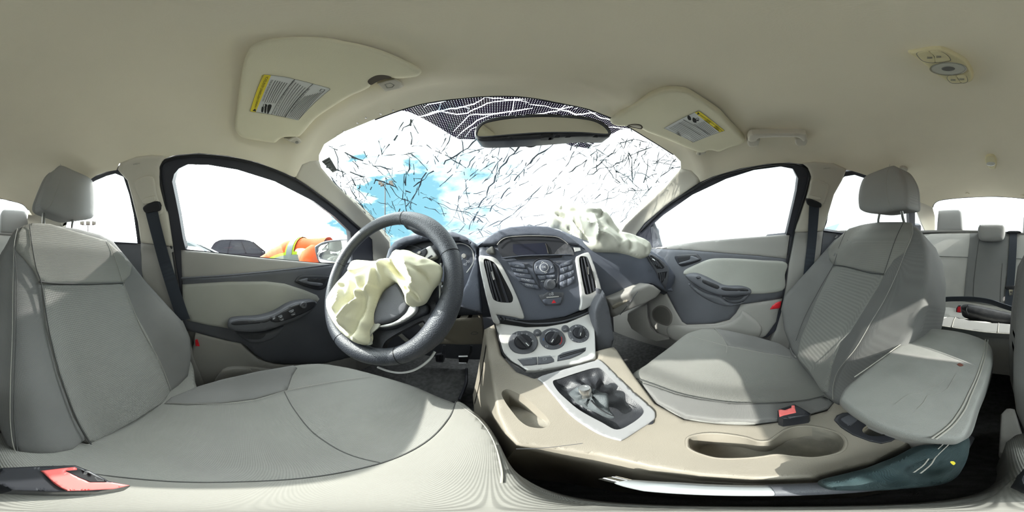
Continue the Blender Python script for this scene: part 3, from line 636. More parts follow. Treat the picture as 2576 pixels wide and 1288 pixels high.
patch('handle_recess', d3((690, 330), (760, 315), (860, 312), (905, 350), (850, 370), (740, 402), (715, 395)), GD, BLACK, bz, d=.0172, thick=.001, step=8, rim=3)
patch('door_handle', d3((825, 318), (900, 348), (850, 372), (725, 400), (712, 385), (800, 358), (815, 345)), GD, DARK, dR, d=.026, thick=.008, step=6, rim=3, rimdepth=.004)
patch('lower_panel', d3((400, 560), (585, 668), (680, 850), (740, 950), (790, 978), (1050, 968), (1190, 932), (1250, 872), (1305, 787), (1500, 757), (1700, 727), (1660, 850), (1640, 950), (1540, 1085), (1300, 1200), (900, 1200), (600, 1105), (480, 1040), (430, 950), (410, 800)), GD, LGREY, dR, d=.008, thick=.05, step=14, sm=False, rim=7)
patch('map_pocket_lip', d3((600, 995), (900, 1000), (1150, 975), (1280, 900), (1330, 850), (1500, 1000), (1450, 1130), (1300, 1190), (700, 1150)), GD, LGREY, dR, d=.022, thick=.02, step=12, rim=10, rimdepth=.012)
patch('speaker_grille', d3((455, 850), (500, 800), (560, 792), (610, 820), (645, 880), (640, 950), (600, 985), (520, 960), (465, 920)), GD, mat('speaker_mesh', (.30, .285, .26, 1), .7, weave=.6, wscale=2600, bump=.8), dR, d=.012, thick=.005, step=8, rim=5, rimdepth=.003)
patch('red_reflector', d3((1665, 757), (1690, 752), (1680, 818), (1575, 832), (1600, 795), (1630, 770)), GD, RED, dR, d=.013, thick=.004, step=6, sm=False, rim=2)
# rear doors: what shows past the seats
dRR = empty('door_3', (.70, -.6, 0), 'rear passenger side door, dark trim seen past the front seat', 'door', kind='structure')
patch('upper_panel', d5((330, 540), (470, 536), (700, 540), (900, 545), (1010, 545), (1010, 620), (700, 620), (330, 560)), GD, LGREY, dRR, d=.006, thick=.05, step=14, sm=False)
patch('dark_trim_panel', d5((328, 548), (700, 600), (1000, 600), (1000, 1100), (700, 1300), (300, 1100), (310, 700)), GD, DARK, dRR, d=.008, thick=.05, step=22, sm=False)
patch('door_handle', d5((400, 585), (415, 568), (425, 572), (412, 588)), GD, CHROME, dRR, d=.02, thick=.01, step=5, sm=False)
dLR = empty('door_4', (-.70, -.6, 0), 'rear driver side door, dark trim seen past the driver seat', 'door', kind='structure')
patch('upper_panel', [(352, 612), (352, 625), (270, 618), (150, 610), (150, 596), (270, 604)], GD, LGREY, dLR, d=.006, thick=.05, step=14, sm=False)
patch('dark_trim_panel', [(353, 616), (358, 700), (400, 900), (150, 900), (120, 700), (150, 606), (270, 612)], GD, DARK, dLR, d=.010, thick=.05, step=22, sm=False)

# ---- tub: floor, sills, bulkhead, rear shelf
def sbox(name, c, s, m, label, cat, bev=.01):
    v, f = box(c, s, bev=bev); return tag(link(name, mesh(name, v, f), m), label, cat, kind='structure')
sbox('floor', (0, -.3, -.70), (1.5, 2.5, .06), CARPET, 'dark carpet floor of the car', 'floor')
sbox('wall_front', (0, .95, -.33), (1.5, .05, .76), DARK, 'dark bulkhead ahead of the pedals', 'bulkhead')
sbox('wall_right', (.765, -.3, -.40), (.06, 2.5, .66), LGREY, 'outer skin and sill of the passenger side doors', 'door skin')
sbox('wall_left', (-.765, -.3, -.40), (.06, 2.5, .66), LGREY, 'outer skin and sill of the driver side doors', 'door skin')
sbox('wall_rear', (0, -1.52, -.28), (1.5, .05, .9), DARK, 'bulkhead behind the back seat', 'bulkhead')
# ================================================================== SEATS
def SS(t): t = np.clip(t, 0, 1); return t * t * (3 - 2 * t)
def g_dback(P):
    x, y, z = P.T; u = x + .37
    ys = -.15 - .48 * (z + .40) + .080 * SS((-u - .10) / .14) * SS((.06 - z) / .3) + .030 * SS((u - .10) / .10) * SS((.02 - z) / .3) - 6 * np.maximum(0, x + .19) ** 2 - .25 * np.maximum(0, z - .03)
    return (ys - y) * -.9 if False else (y - ys) * .9
def g_pback(P):
    x, y, z = P.T; u = x - .37
    ys = -.14 - .78 * (z + .40) + .090 * SS((u - .10) / .14) * SS((.06 - z) / .3) + .04 * SS((-u - .10) / .12) * SS((.02 - z) / .3) - .25 * np.maximum(0, z - .03) + 1.5 * np.maximum(0, x - .575)
    return (y - ys) * .8
def g_dcush(P):
    x, y, z = P.T; u = x + .36
    zs = -.40 + .11 * (y + .15) + .045 * SS((-u - .13) / .12) + .030 * SS((u - .12) / .12) + .012 * SS((y - .1) / .2) - .015 * np.exp(-(u / .14) ** 2)
    return z - zs
def g_pcush(P):
    x, y, z = P.T; u = x - .39
    zs = -.40 + .11 * (y + .15) + .045 * SS((u - .13) / .12) + .022 * SS((-u - .14) / .10) + .012 * SS((y - .1) / .2) - .015 * np.exp(-(u / .14) ** 2)
    return z - zs
def planpatch(name, xy, g, m, parent, step=.016, thick=.13, rim=.02, rimdepth=.02, d=0, backdir=(0, 0, 1), label=None):
    outl = dens(crom(xy, 4, True), step); V2, F = tri2d(outl, [], step, rim); gg = off(g, d)
    lo = np.full(len(V2), -.8); hi = np.full(len(V2), .3)
    for _ in range(28):
        mid = (lo + hi) / 2; s = gg(np.stack([V2[:, 0], V2[:, 1], mid], 1)) > 0; hi = np.where(s, mid, hi); lo = np.where(s, lo, mid)
    P = np.stack([V2[:, 0], V2[:, 1], lo], 1); Nn = grad(g, P)
    ds = np.minimum(segdist(V2, outl) / rim, 1); P = P - Nn * (rimdepth * (1 - np.sqrt(np.maximum(0, 1 - (1 - ds) ** 2))))[:, None]
    return solid(name, P, F, Nn, thick, backdir, m, parent, True, label)
def xy(g, *p): return [tuple(q[:2]) for q in cast(g, list(p))]

# ---------------- driver seat
ds = empty('car_seat', (-.37, 0, -.67), 'driver seat in grey woven cloth beneath the camera, its cushion filling the lower left', 'car seat', 'front seats')
cush_d = xy(g_dcush, (495, 975), (560, 952), (650, 932), (760, 913), (850, 915), (950, 938), (1050, 968), (1150, 1012), (1210, 1050), (1248, 1100), (1290, 1180)) + [(-.103, .05), (-.112, -.02), (-.125, -.10), (-.14, -.20), (-.30, -.24), (-.60, -.24), (-.64, -.15)]
cu = planpatch('cushion', cush_d, g_dcush, FABI, ds, thick=.15)
ob = patch('outer_bolster', [(412, 1014), (430, 998), (500, 970), (560, 953), (650, 933), (738, 918), (748, 925), (735, 945), (722, 980), (640, 1003), (560, 1013), (470, 1018)], g_dcush, FABD, ds, d=.004, thick=.02, step=11, sm=False, rim=6, rimdepth=.004)
inner_seam = [(60, 1150), (130, 1172), (190, 1185), (300, 1200), (450, 1212), (600, 1212), (760, 1203), (900, 1180), (1000, 1150), (1080, 1105), (1130, 1050), (1147, 1010)]
ib = planpatch('inner_bolster', xy(g_dcush, *inner_seam[2:]) + xy(g_dcush, (1190, 1037), (1245, 1102), (1288, 1180)) + [(-.106, .045), (-.115, -.02), (-.128, -.08)], g_dcush, FABL, ds, d=.004, thick=.02, rim=.006, rimdepth=.004, step=.010)
line('cushion_seam', inner_seam[1:], g_dcush, .0012, SEAMD, ds, d=.0035)
line('cushion_seam', [(412, 1014), (560, 1015), (650, 1004), (722, 982), (850, 958), (940, 946)], g_dcush, .0006, SEAM, ds, d=.004)
line('cushion_seam', [(715, 985), (740, 1030), (790, 1090), (870, 1140), (960, 1165), (1010, 1172)], g_dcush, .0009, SEAMD, ds, d=.0012)
line('inner_piping', [(1150, 1015), (1205, 1055), (1242, 1110), (1262, 1180), (1262, 1215)], g_dcush, .0007, SEAM, ds, d=.0045)
bk = patch('backrest', [(-8, 640), (9, 612), (23, 588), (40, 568), (60, 558), (90, 556), (130, 557), (200, 568), (255, 582), (290, 600), (330, 648), (375, 705), (430, 765), (470, 808), (487, 848), (489, 900), (480, 950), (455, 978), (420, 1005), (330, 1062), (225, 1112), (190, 1140), (140, 1150), (90, 1152), (50, 1147), (10, 1128), (-8, 1090), (-30, 1040), (-38, 980), (-36, 900), (-28, 780)], g_dback, FABD, ds, thick=.13, step=13, rim=16, rimdepth=.022, backdir=(0, 1, .25), sm=False)
patch('backrest_insert', c1((150, 477), (300, 474), (442, 471), (480, 570), (530, 660), (575, 760), (612, 858), (590, 895), (490, 960), (400, 1010), (325, 1046), (270, 950), (210, 790), (165, 620)), g_dback, FABI, ds, d=.004, thick=.015, step=11, sm=False, rim=6, rimdepth=.004)
patch('shoulder_panel', c1((56, 350), (64, 290), (85, 262), (115, 254), (180, 257), (270, 285), (385, 318), (432, 362), (474, 402), (468, 440), (442, 469), (300, 472), (145, 475), (125, 430), (85, 380)), g_dback, FABL, ds, d=.004, thick=.015, step=11, sm=False, rim=6, rimdepth=.004)
line('backrest_seam', c1((140, 466), (200, 472), (300, 474), (365, 473), (442, 470)), g_dback, .0022, SEAMD, ds, d=.0045)
line('backrest_seam', c1((105, 260), (115, 340), (130, 420), (148, 475), (175, 640), (215, 800), (275, 960), (325, 1046)), g_dback, .0012, SEAMD, ds, d=.006)
line('backrest_seam', c1((382, 318), (410, 380), (440, 470), (500, 620), (570, 750), (612, 858)), g_dback, .0007, SEAM, ds, d=.006)
line('side_stitching', c1((62, 275), (50, 340), (46, 480), (44, 640), (38, 800), (36, 950), (45, 1040), (60, 1082)), g_dback, .0007, SEAM, ds, d=.003)
line('side_stitching', c1((50, 345), (60, 460), (58, 640), (52, 800), (50, 950), (62, 1070)), g_dback, .0008, SEAMD, ds, d=.003)
def g_dhr(P):
    x, y, z = P.T; return (y + .475 + 3.2 * (x + .44) ** 2 + .5 * (z - .25) ** 2) * .9
hr = patch('headrest', c1((137, 200), (136, 178), (150, 140), (180, 75), (205, 47), (225, 44), (265, 60), (325, 88), (345, 115), (351, 160), (350, 210), (340, 240), (300, 247), (255, 246), (200, 228), (155, 213)), g_dhr, HRM, ds, thick=.085, step=9, rim=14, rimdepth=.022, backdir=(0, 1, -.1))
line('headrest_seam', c1((215, 46), (218, 75), (208, 120), (190, 170), (178, 195), (160, 208)), g_dhr, .0006, SEAM, hr, d=.001)
for a, b in (((195, 552), (191, 585)), ((118, 540), (117, 575))):
    A = pt(*a, g_dhr)[0] + Vector((0, -.03, .01)); B = pt(*b, g_dback)[0] + Vector((0, -.03, -.02)); v, f = tube([A, (A + B) / 2 + Vector((0, .004, 0)), B], .0055, 10); link('headrest_post', mesh('p', v, f), STEEL, ds)
v, f = box((-.37, -.02, -.60), (.46, .44, .12), bev=.02); link('seat_base', mesh('b', v, f), DARK, ds)
patch('side_cover', [(2511, 1144), (2517, 1040), (2532, 1024), (2552, 1026), (2572, 1090), (2590, 1140), (2620, 1160), (2620, 1190), (2570, 1185), (2540, 1172)], plane((-.1, -.25, -.50), (.1, 0, 1)), LGREY, ds, thick=.14, step=9, sm=False, rim=5, rimdepth=.01)
line('recliner_gap', [(5, 1140), (40, 1158), (88, 1160)], plane((0, 0, -.39), (0, 0, 1)), .006, BLACK, ds)

# ---------------- passenger seat
ps = empty('car_seat', (.39, 0, -.67), 'front passenger seat in grey woven cloth with a sun patch on its cushion', 'car seat', 'front seats')
cush_p = xy(g_pcush, (1590, 937), (1640, 900), (1700, 855), (1735, 832), (1775, 822), (1830, 830), (1900, 843), (1960, 862), (2010, 890)) + [(.63, -.20), (.40, -.24), (.19, -.24), (.135, -.16), (.128, -.05)] + xy(g_pcush, (1900, 1062), (1800, 1058), (1720, 1045), (1650, 1010), (1605, 965))
planpatch('cushion', cush_p, g_pcush, FABI, ps, thick=.15, rim=.016)
patch('outer_bolster', [(1797, 825), (1830, 830), (1900, 845), (1960, 862), (2010, 890), (2010, 905), (1988, 900), (1920, 885), (1860, 872), (1830, 868), (1818, 848)], g_pcush, FABD, ps, d=.004, thick=.02, step=10, sm=False, rim=5, rimdepth=.004)
patch('inner_bolster', [(1608, 958), (1650, 972), (1700, 990), (1760, 1003), (1850, 1014), (1950, 1014), (2020, 1008), (2075, 996), (2100, 1010), (2085, 1025), (2000, 1048), (1900, 1058), (1800, 1055), (1725, 1045), (1655, 1010)], g_pcush, FABD, ps, d=.004, thick=.02, step=10, sm=False, rim=5, rimdepth=.004)
line('cushion_seam', [(1600, 952), (1650, 970), (1700, 988), (1760, 1002), (1850, 1014), (1950, 1013), (2020, 1007), (2072, 996)], g_pcush, .0016, SEAMD, ps, d=.004)
line('cushion_seam', [(1735, 845), (1790, 860), (1828, 870), (1900, 884), (1988, 899)], g_pcush, .0006, SEAM, ps, d=.004)
line('cushion_seam', [(1796, 824), (1815, 845), (1828, 870), (1827, 888)], g_pcush, .0006, SEAM, ps, d=.004)
patch('backrest', [(2098, 600), (2140, 575), (2180, 562), (2230, 556), (2262, 557), (2300, 560), (2320, 580), (2336, 625), (2340, 680), (2332, 760), (2310, 830), (2270, 880), (2200, 950), (2120, 1010), (2088, 1020), (2072, 1000), (2050, 970), (2010, 920), (1985, 880), (1968, 830), (1962, 780), (1970, 745), (1995, 715), (2040, 665)], g_pback, FABD, ps, thick=.12, step=13, rim=14, rimdepth=.020, backdir=(0, 1, .4), sm=False)
patch('backrest_insert', d5((392, 768), (480, 780), (600, 808), (732, 830), (700, 900), (600, 1060), (500, 1220)) + [(2113, 860), (2090, 920), (2080, 985), (2065, 985), (2030, 930), (2008, 905), (2003, 895), (2012, 850), (2050, 760)], g_pback, FABI, ps, d=.004, thick=.015, step=11, sm=False, rim=6, rimdepth=.004)
patch('shoulder_panel', d5((353, 660), (370, 640), (440, 570), (500, 520), (600, 490), (700, 476), (870, 474), (918, 480), (928, 520), (915, 600), (875, 680), (800, 730), (735, 826), (600, 805), (480, 778), (392, 765), (362, 720)), g_pback, FABL, ps, d=.004, thick=.015, step=11, sm=False, rim=6, rimdepth=.004)
line('backrest_seam', d5((392, 768), (480, 780), (600, 812), (660, 825), (732, 830)), g_pback, .0024, SEAMD, ps, d=.0045)
line('side_stitching', d5((925, 490), (928, 560), (880, 680), (820, 830), (740, 1000), (650, 1150), (600, 1240)) + [(2150, 880), (2110, 930), (2096, 970), (2095, 1005)], g_pback, .0007, SEAM, ps, d=.004)
line('backrest_seam', d5((480, 530), (430, 650), (392, 768), (300, 930), (200, 1120), (140, 1280)), g_pback, .0011, SEAMD, ps, d=.005)
line('backrest_seam', d5((870, 474), (810, 600), (735, 826)), g_pback, .0010, SEAMD, ps, d=.005)
def g_phr(P):
    x, y, z = P.T; l = (x - .35) * .97 - (y + .51) * .24; return (y + .495) * .97 - (x - .35) * .24 + .9 * l ** 2 + .2 * (z - .25) ** 2
hr = patch('headrest', d5((545, 350), (545, 290), (560, 220), (590, 165), (660, 130), (770, 90), (810, 92), (850, 130), (890, 210), (902, 320), (900, 375), (870, 390), (800, 400), (700, 418), (620, 415), (560, 395)), g_phr, HRM, ps, thick=.085, step=9, rim=14, rimdepth=.022, backdir=(0, 1, -.1))
line('headrest_seam', d5((775, 90), (755, 150), (750, 220), (755, 300), (775, 370), (800, 398)), g_phr, .0006, SEAM, hr, d=.001)
for a, b in (((2201, 534), (2199, 558)), ((2256, 528), (2268, 556))):
    A = pt(*a, g_phr)[0] + Vector((0, -.03, .01)); B = pt(*b, g_pback)[0] + Vector((0, -.03, -.02)); v, f = tube([A, (A + B) / 2 + Vector((0, .004, 0)), B], .0065, 10); link('headrest_post', mesh('p', v, f), STEEL, ps)
v, f = box((.40, -.02, -.60), (.46, .44, .12), bev=.02); link('seat_base', mesh('b', v, f), DARK, ps)
cr_ = line('recline_lever', d4((1090, 240), (1105, 275), (1130, 300), (1148, 308)), g_pcush, .006, CHROME, ps, d=.012)

# ---------------- rear bench
def g_rb(P): x, y, z = P.T; return (y - (-.94 - .40 * (z + .33))) * .93
def g_rc(P): x, y, z = P.T; return z - (-.345 + .06 * SS((y + .80) / .18))
e8 = cf(2280, 520, 3.787)
rs = empty('rear_bench_seat', (0, -.85, -.67), 'rear bench seat in grey cloth with a darker centre section', 'car seat')
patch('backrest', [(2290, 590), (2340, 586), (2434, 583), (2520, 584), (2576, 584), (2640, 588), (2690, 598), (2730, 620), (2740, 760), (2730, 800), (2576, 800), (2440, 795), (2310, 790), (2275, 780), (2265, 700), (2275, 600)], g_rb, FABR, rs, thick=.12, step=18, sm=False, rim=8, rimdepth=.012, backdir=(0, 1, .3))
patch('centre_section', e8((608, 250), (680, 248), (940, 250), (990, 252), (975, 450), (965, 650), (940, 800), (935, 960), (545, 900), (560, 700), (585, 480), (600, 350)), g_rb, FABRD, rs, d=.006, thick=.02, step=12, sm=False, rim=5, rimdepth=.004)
line('backrest_seam', e8((240, 468), (400, 475), (590, 482)), g_rb, .0016, SEAMD, rs, d=.002)
line('backrest_seam', e8((1040, 494), (1121, 498), (1300, 510)), g_rb, .0016, SEAMD, rs, d=.002)
line('backrest_seam', e8((693, 310), (645, 700), (640, 880)), g_rb, .0012, SEAMD, rs, d=.007)
line('backrest_seam', e8((915, 540), (900, 750), (895, 940)), g_rb, .0012, SEAMD, rs, d=.007)
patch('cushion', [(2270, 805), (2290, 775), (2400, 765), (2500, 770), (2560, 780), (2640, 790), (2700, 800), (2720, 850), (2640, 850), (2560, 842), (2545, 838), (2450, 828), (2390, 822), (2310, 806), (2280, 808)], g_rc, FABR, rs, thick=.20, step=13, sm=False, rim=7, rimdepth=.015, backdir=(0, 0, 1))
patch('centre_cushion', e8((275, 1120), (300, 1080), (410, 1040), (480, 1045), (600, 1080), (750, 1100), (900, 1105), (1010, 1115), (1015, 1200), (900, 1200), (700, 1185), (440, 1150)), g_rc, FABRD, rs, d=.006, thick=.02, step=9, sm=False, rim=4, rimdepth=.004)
line('cushion_seam', e8((470, 1050), (450, 1090), (435, 1148)), g_rc, .0014, SEAM, rs, d=.007)
line('cushion_seam', e8((880, 1108), (876, 1150), (872, 1198)), g_rc, .0014, SEAM, rs, d=.007)
line('front_stitching', e8((105, 1088), (275, 1125), (440, 1152), (700, 1190), (870, 1206), (1010, 1212)), g_rc, .0016, SEAM, rs, d=.004)
for nm, pts, lab in (('rear_headrest', e8((287, 240), (285, 200), (297, 60), (320, 25), (480, 16), (515, 25), (535, 60), (545, 200), (547, 230), (500, 238), (340, 246)), 'tall rear headrest on the passenger side against the bright rear window'),
                     ('rear_headrest', e8((683, 250), (678, 210), (690, 175), (720, 160), (900, 160), (935, 175), (943, 215), (935, 280), (890, 318), (730, 318), (690, 290)), 'low middle headrest of the rear bench'),
                     ('rear_headrest', [(2576 + a / 6.44, 500 + b / 6.44) for a, b in ((2, 540), (5, 400), (20, 230), (60, 165), (150, 155), (390, 172), (430, 200), (450, 300), (470, 450), (480, 600), (200, 580), (20, 560))], 'tall rear headrest behind the driver seat shoulder')):
    gh = plane((0, -1.13, .15), (0, 1, .15))
    if 'low' in lab: gh = plane((0, -1.07, .15), (0, 1, .3))
    h = tag(patch(nm, pts, gh, HRM, None, thick=.06, step=8, rim=7, rimdepth=.018, backdir=(0, 1, 0)), lab, 'headrest', 'rear headrests')
v, f = box((0, -1.31, .155), (1.24, .36, .02), bev=.006); sh = link('parcel_shelf', mesh('s', v, f), LGREY)
tag(sh, 'pale shelf behind the rear seatback below the rear window', 'shelf', kind='structure')
# ================================================================== DASH, CENTRE STACK, CONSOLE
def g_stack(P): x, y, z = P.T; return (.41 + .17 * z + .5 * (x - .035) ** 2) - y
def g_cons(P): x, y, z = P.T; return z - (-.37 + .16 * SS((y - .02) / .62) * 1.6)
def g_cs(P): return smin(g_cons(P), g_stack(P), .035)
def g_dash(P):
    x, y, z = P.T; return np.minimum((.455 + 1.7 * (z + .05) ** 2 - .10 * SS((x - .35) / .35)) - y, .705 - np.abs(x))
FWD = (0, -1, 0)
def px_r(P, n): return (P - Vector(O)).length * n * KP
def disc(name, p, g, rpx, prof, m, parent, d=0, seg=28, label=None):
    P, n_ = pt(p[0], p[1], off(g, d)); r = px_r(P, rpx); v, f = lathe(P, n_, [(a * r, b * r) for a, b in prof], seg); return link(name, mesh(name, v, f), m, parent, label=label)
db = empty('dashboard', (0, .6, -.1), 'long dusty charcoal dashboard under the windscreen', 'dashboard')
patch('dash_pad', [(1195, 612), (1240, 588), (1330, 572), (1420, 578), (1470, 600), (1560, 618), (1640, 628), (1672, 648), (1700, 690), (1702, 735), (1678, 737), (1640, 716), (1585, 733), (1536, 756), (1490, 775), (1300, 800), (1212, 803), (1130, 800), (1000, 790), (925, 780), (915, 700), (935, 668), (985, 640), (1060, 620), (1140, 600)], g_dash, DASHM, db, thick=.28, step=14, sm=False, rim=8, rimdepth=.015, backdir=FWD)
patch('pad_crease', [(1640, 716), (1678, 737), (1670, 742), (1632, 722)], g_dash, DARK2, db, d=.002, thick=.002, step=8, sm=False)
e3 = d3
patch('side_vent_frame', e3((400, 300), (440, 288), (500, 320), (580, 380), (625, 430), (620, 520), (590, 640), (540, 560), (500, 470), (440, 380)), g_dash, DARK, db, d=.010, thick=.03, step=6, sm=False, rim=3)
sv = patch('side_vent', e3((418, 318), (450, 312), (520, 360), (575, 425), (560, 440), (505, 440), (460, 380)), g_dash, BLACK, db, d=.012, thick=.002, step=6, sm=False)
for k in range(4): line('slat', e3((428 + k * 22, 318 + k * 14), (480 + k * 22, 400 + k * 10)), g_dash, .0022, DARK, sv, d=.014, sm=0)
line('chrome_tab', e3((455, 345), (480, 362)), g_dash, .0028, CHROME, sv, d=.017, sm=0)
sv = patch('lower_vent', e3((515, 480), (600, 465), (585, 520), (550, 580), (520, 530)), g_dash, BLACK, db, d=.012, thick=.002, step=6, sm=False)
for k in range(3): line('slat', e3((530 + k * 20, 480), (540 + k * 14, 560 - k * 8)), g_dash, .002, DARK, sv, d=.014, sm=0)
line('emblem_mark', e3((420, 452), (452, 452), (450, 470), (422, 468)), g_dash, .0006, DARK2, db, d=.002, sm=0, closed=True)
def g_glove(P): x, y, z = P.T; return (.43 - .35 * (z + .16) - .06 * SS((x - .3) / .3)) - y
gb = empty('glove_box', (.38, .45, -.22), 'pale glove box under the passenger side of the dashboard', 'glove box')
patch('glove_box_lid', e3((60, 742), (200, 690), (330, 630), (430, 592), (480, 605), (555, 660), (500, 720), (400, 775), (300, 815), (200, 860), (92, 915), (75, 860)), g_glove, LGREY, gb, thick=.20, step=9, sm=False, rim=6, rimdepth=.01, backdir=FWD)
patch('latch_recess', e3((85, 800), (130, 770), (250, 728), (245, 745), (190, 780), (90, 832)), g_glove, CONS, gb, d=.006, thick=.006, step=7, sm=False, rim=2)
line('lid_groove', e3((320, 655), (250, 750), (190, 830), (150, 880)), g_glove, .0014, DARK, gb, d=.001)
patch('kick_panel', e3((225, 870), (330, 815), (408, 778), (412, 900), (440, 1000), (500, 1070), (620, 1110), (500, 1130), (380, 1090), (260, 1010), (220, 930)), plane((.62, .5, 0), (1, .55, 0)), LGREY, gb, thick=.03, step=12, sm=False, label='pale kick panel curving down beside the footwell')
# instrument cluster seen through the wheel
ic = empty('instrument_cluster', (-.33, .5, .0), 'dark instrument cluster under a curved hood behind the steering wheel', 'instrument cluster')
g_cl = plane((0, .46, 0), (0, -1, .15)); g_hood = plane((0, .42, 0), (0, -1, .3))
patch('hood', [(966, 655), (975, 625), (990, 606), (1015, 593), (1060, 584), (1100, 581), (1140, 580), (1170, 592), (1198, 611), (1203, 620), (1196, 632), (1180, 612), (1150, 600), (1100, 598), (1050, 603), (1010, 615), (990, 632), (980, 660)], g_hood, DASHM, ic, thick=.10, step=9, sm=False, rim=5, rimdepth=.012, backdir=FWD)
patch('gauge_face', [(970, 660), (985, 625), (1010, 608), (1060, 594), (1110, 590), (1160, 600), (1192, 622), (1194, 655), (1175, 692), (1150, 730), (1000, 740), (965, 700)], g_cl, DARK2, ic, d=-.005, thick=.02, step=12, sm=False, backdir=FWD)
line('gauge_ring', [(1128, 640), (1135, 622), (1150, 613), (1168, 614), (1184, 624), (1191, 640), (1190, 662), (1174, 686)], g_cl, .0018, SILV, ic, d=.006)
line('gauge_ring', [(975, 660), (985, 636), (1005, 622), (1035, 618), (1062, 628), (1078, 645)], g_cl, .0018, DARK, ic, d=.006)
for (a, b), s_ in (((1172, 661), '20'), ((1165, 668), '40')): text(s_, (a, b), (a + 9, b), g_cl, INKW, ic, d=.004)
line('gauge_needle', [(1160, 655), (1172, 640)], g_cl, .001, INKW, ic, d=.004, sm=0)
disc('reset_button', (1168, 645), g_cl, 6, [(1, 0), (1, 1.2), (.8, 1.5)], LGREY, ic, d=.01)
patch('side_bezel', [(1196, 628), (1201, 622), (1205, 700), (1212, 790), (1195, 785), (1150, 770), (1165, 730), (1178, 700), (1190, 665)], g_cl, DASHM, ic, d=.012, thick=.04, step=9, sm=False, rim=4, backdir=FWD)
# lower column cover + knee panel
kp = empty('knee_panel', (-.3, .45, -.22), 'pale lower dash panel below the steering wheel with an oval emblem', 'dash panel')
gk = plane((0, .46, -.2), (0, -1, -.25))
patch('lower_cover', [(900, 802), (960, 806), (1108, 808), (1104, 868), (1000, 880), (905, 890)], gk, DARK2, kp, d=-.01, thick=.03, step=12, sm=False, backdir=FWD)
patch('panel', [(1105, 812), (1150, 803), (1212, 800), (1220, 868), (1160, 869), (1100, 867)], gk, CONS, kp, thick=.03, step=10, sm=False, rim=5, backdir=FWD)
line('airbag_oval', [(1185, 839), (1191, 835), (1200, 836), (1202, 838), (1196, 841), (1188, 841)], gk, .0006, DARK, kp, d=.001, closed=True)
text('AIRBAG', (1187, 840), (1200, 839), gk, INKG, kp, d=.001)

# ---------------- centre stack
cs = empty('centre_stack', (.035, .42, -.08), 'charcoal centre stack with silver framed vents, audio buttons and a hooded display', 'centre stack')
patch('display_hood', c7((62, 248), (95, 215), (150, 170), (230, 122), (330, 93), (480, 80), (640, 88), (740, 120), (830, 175), (900, 235), (960, 275), (900, 250), (800, 238), (760, 205), (690, 180), (500, 170), (330, 178), (265, 205), (228, 245)), off(g_stack, .0), DASHM, cs, d=.008, thick=.10, step=8, sm=False, rim=5, rimdepth=.010, backdir=FWD)
patch('stack_body', c7((76, 250), (225, 244), (500, 236), (800, 236), (900, 246), (975, 300), (1030, 430), (1066, 560), (1080, 640), (1035, 722), (900, 782), (780, 832), (600, 862), (460, 864), (240, 882), (200, 872), (150, 710), (105, 500), (76, 350)), g_stack, DASHM, cs, thick=.08, step=11, sm=False, rim=5, rimdepth=.008, backdir=FWD)
sc_ = patch('display_recess', c7((230, 245), (262, 205), (330, 181), (500, 173), (690, 180), (760, 208), (800, 240), (760, 280), (700, 320), (450, 328), (268, 345), (240, 300)), g_stack, DARK2, cs, d=.004, thick=.004, step=10, sm=False)
patch('display_screen', c7((355, 240), (620, 228), (645, 320), (390, 330), (355, 300)), g_stack, mat('dead_screen', (.016, .018, .03, 1), .15, spec=.6), sc_, d=.006, thick=.003, step=10, sm=False)
line('hood_edge', c7((226, 246), (262, 205), (330, 180), (500, 171), (690, 178), (760, 205), (802, 240)), g_stack, .0010, LGREY, cs, d=.010)
line('display_glint', c7((618, 235), (630, 270), (640, 315)), g_stack, .0012, CHROME, sc_, d=.008)
patch('cd_slot', c7((365, 350), (400, 345), (756, 330), (750, 345), (600, 352), (385, 362)), g_stack, BLACK, cs, d=.004, thick=.003, step=10, sm=False)
line('slot_ledge', c7((262, 352), (450, 332), (700, 325), (830, 322)), g_stack, .0012, DASHM, cs, d=.006)
patch('side_flap', c7((692, 318), (720, 280), (780, 232), (815, 245), (845, 300), (850, 330), (760, 322)), g_stack, mat('scuffed_dark_plastic', (.12, .12, .13, 1), .5, mottle=.6, mscale=60), cs, d=.005, thick=.003, step=8, sm=False)
def vent(pts, hole, slats, tab, lab):
    fr_ = patch('vent_frame', pts, g_stack, SILV, cs, d=.007, thick=.010, step=8, holes=[hole], sm=True, rim=3, rimdepth=.003, hsm=True, label=lab)
    patch('vent_cavity', hole, g_stack, BLACK, fr_, d=.0015, thick=.001, step=9)
    for a, b, c in slats: line('slat', c7(a, b, c), g_stack, .0034, DARK2, fr_, d=.004, sm=4, flat=(.55, 1.2))
    line('chrome_tab', c7(*tab), g_stack, .0038, CHROME, fr_, d=.010, sm=0)
vent(c7((78, 336), (130, 332), (200, 345), (252, 392), (305, 485), (370, 620), (415, 730), (446, 842), (350, 830), (232, 812), (226, 822), (250, 882), (196, 872), (150, 720), (108, 540), (84, 420)),
     c7((118, 368), (175, 372), (222, 410), (290, 530), (345, 640), (356, 690), (330, 715), (215, 700), (180, 640), (148, 520)),
     (((132, 376), (165, 540), (200, 690)), ((165, 376), (205, 530), (262, 706)), ((200, 395), (255, 540), (315, 712)), ((150, 376), (185, 545), (232, 700))), ((182, 462), (203, 528)), 'silver frame of the driver side vent')
vent(c7((870, 352), (892, 330), (955, 306), (985, 325), (1035, 460), (1072, 590), (1080, 650), (1040, 705), (910, 778), (912, 700), (900, 560), (880, 440)),
     c7((893, 352), (938, 338), (965, 360), (1003, 455), (1030, 560), (1026, 618), (950, 648), (932, 600), (908, 480)),
     (((905, 352), (925, 480), (960, 640)), ((925, 345), (955, 480), (985, 632)), ((948, 345), (985, 480), (1010, 620))), ((962, 424), (966, 485)), 'silver frame of the passenger side vent')
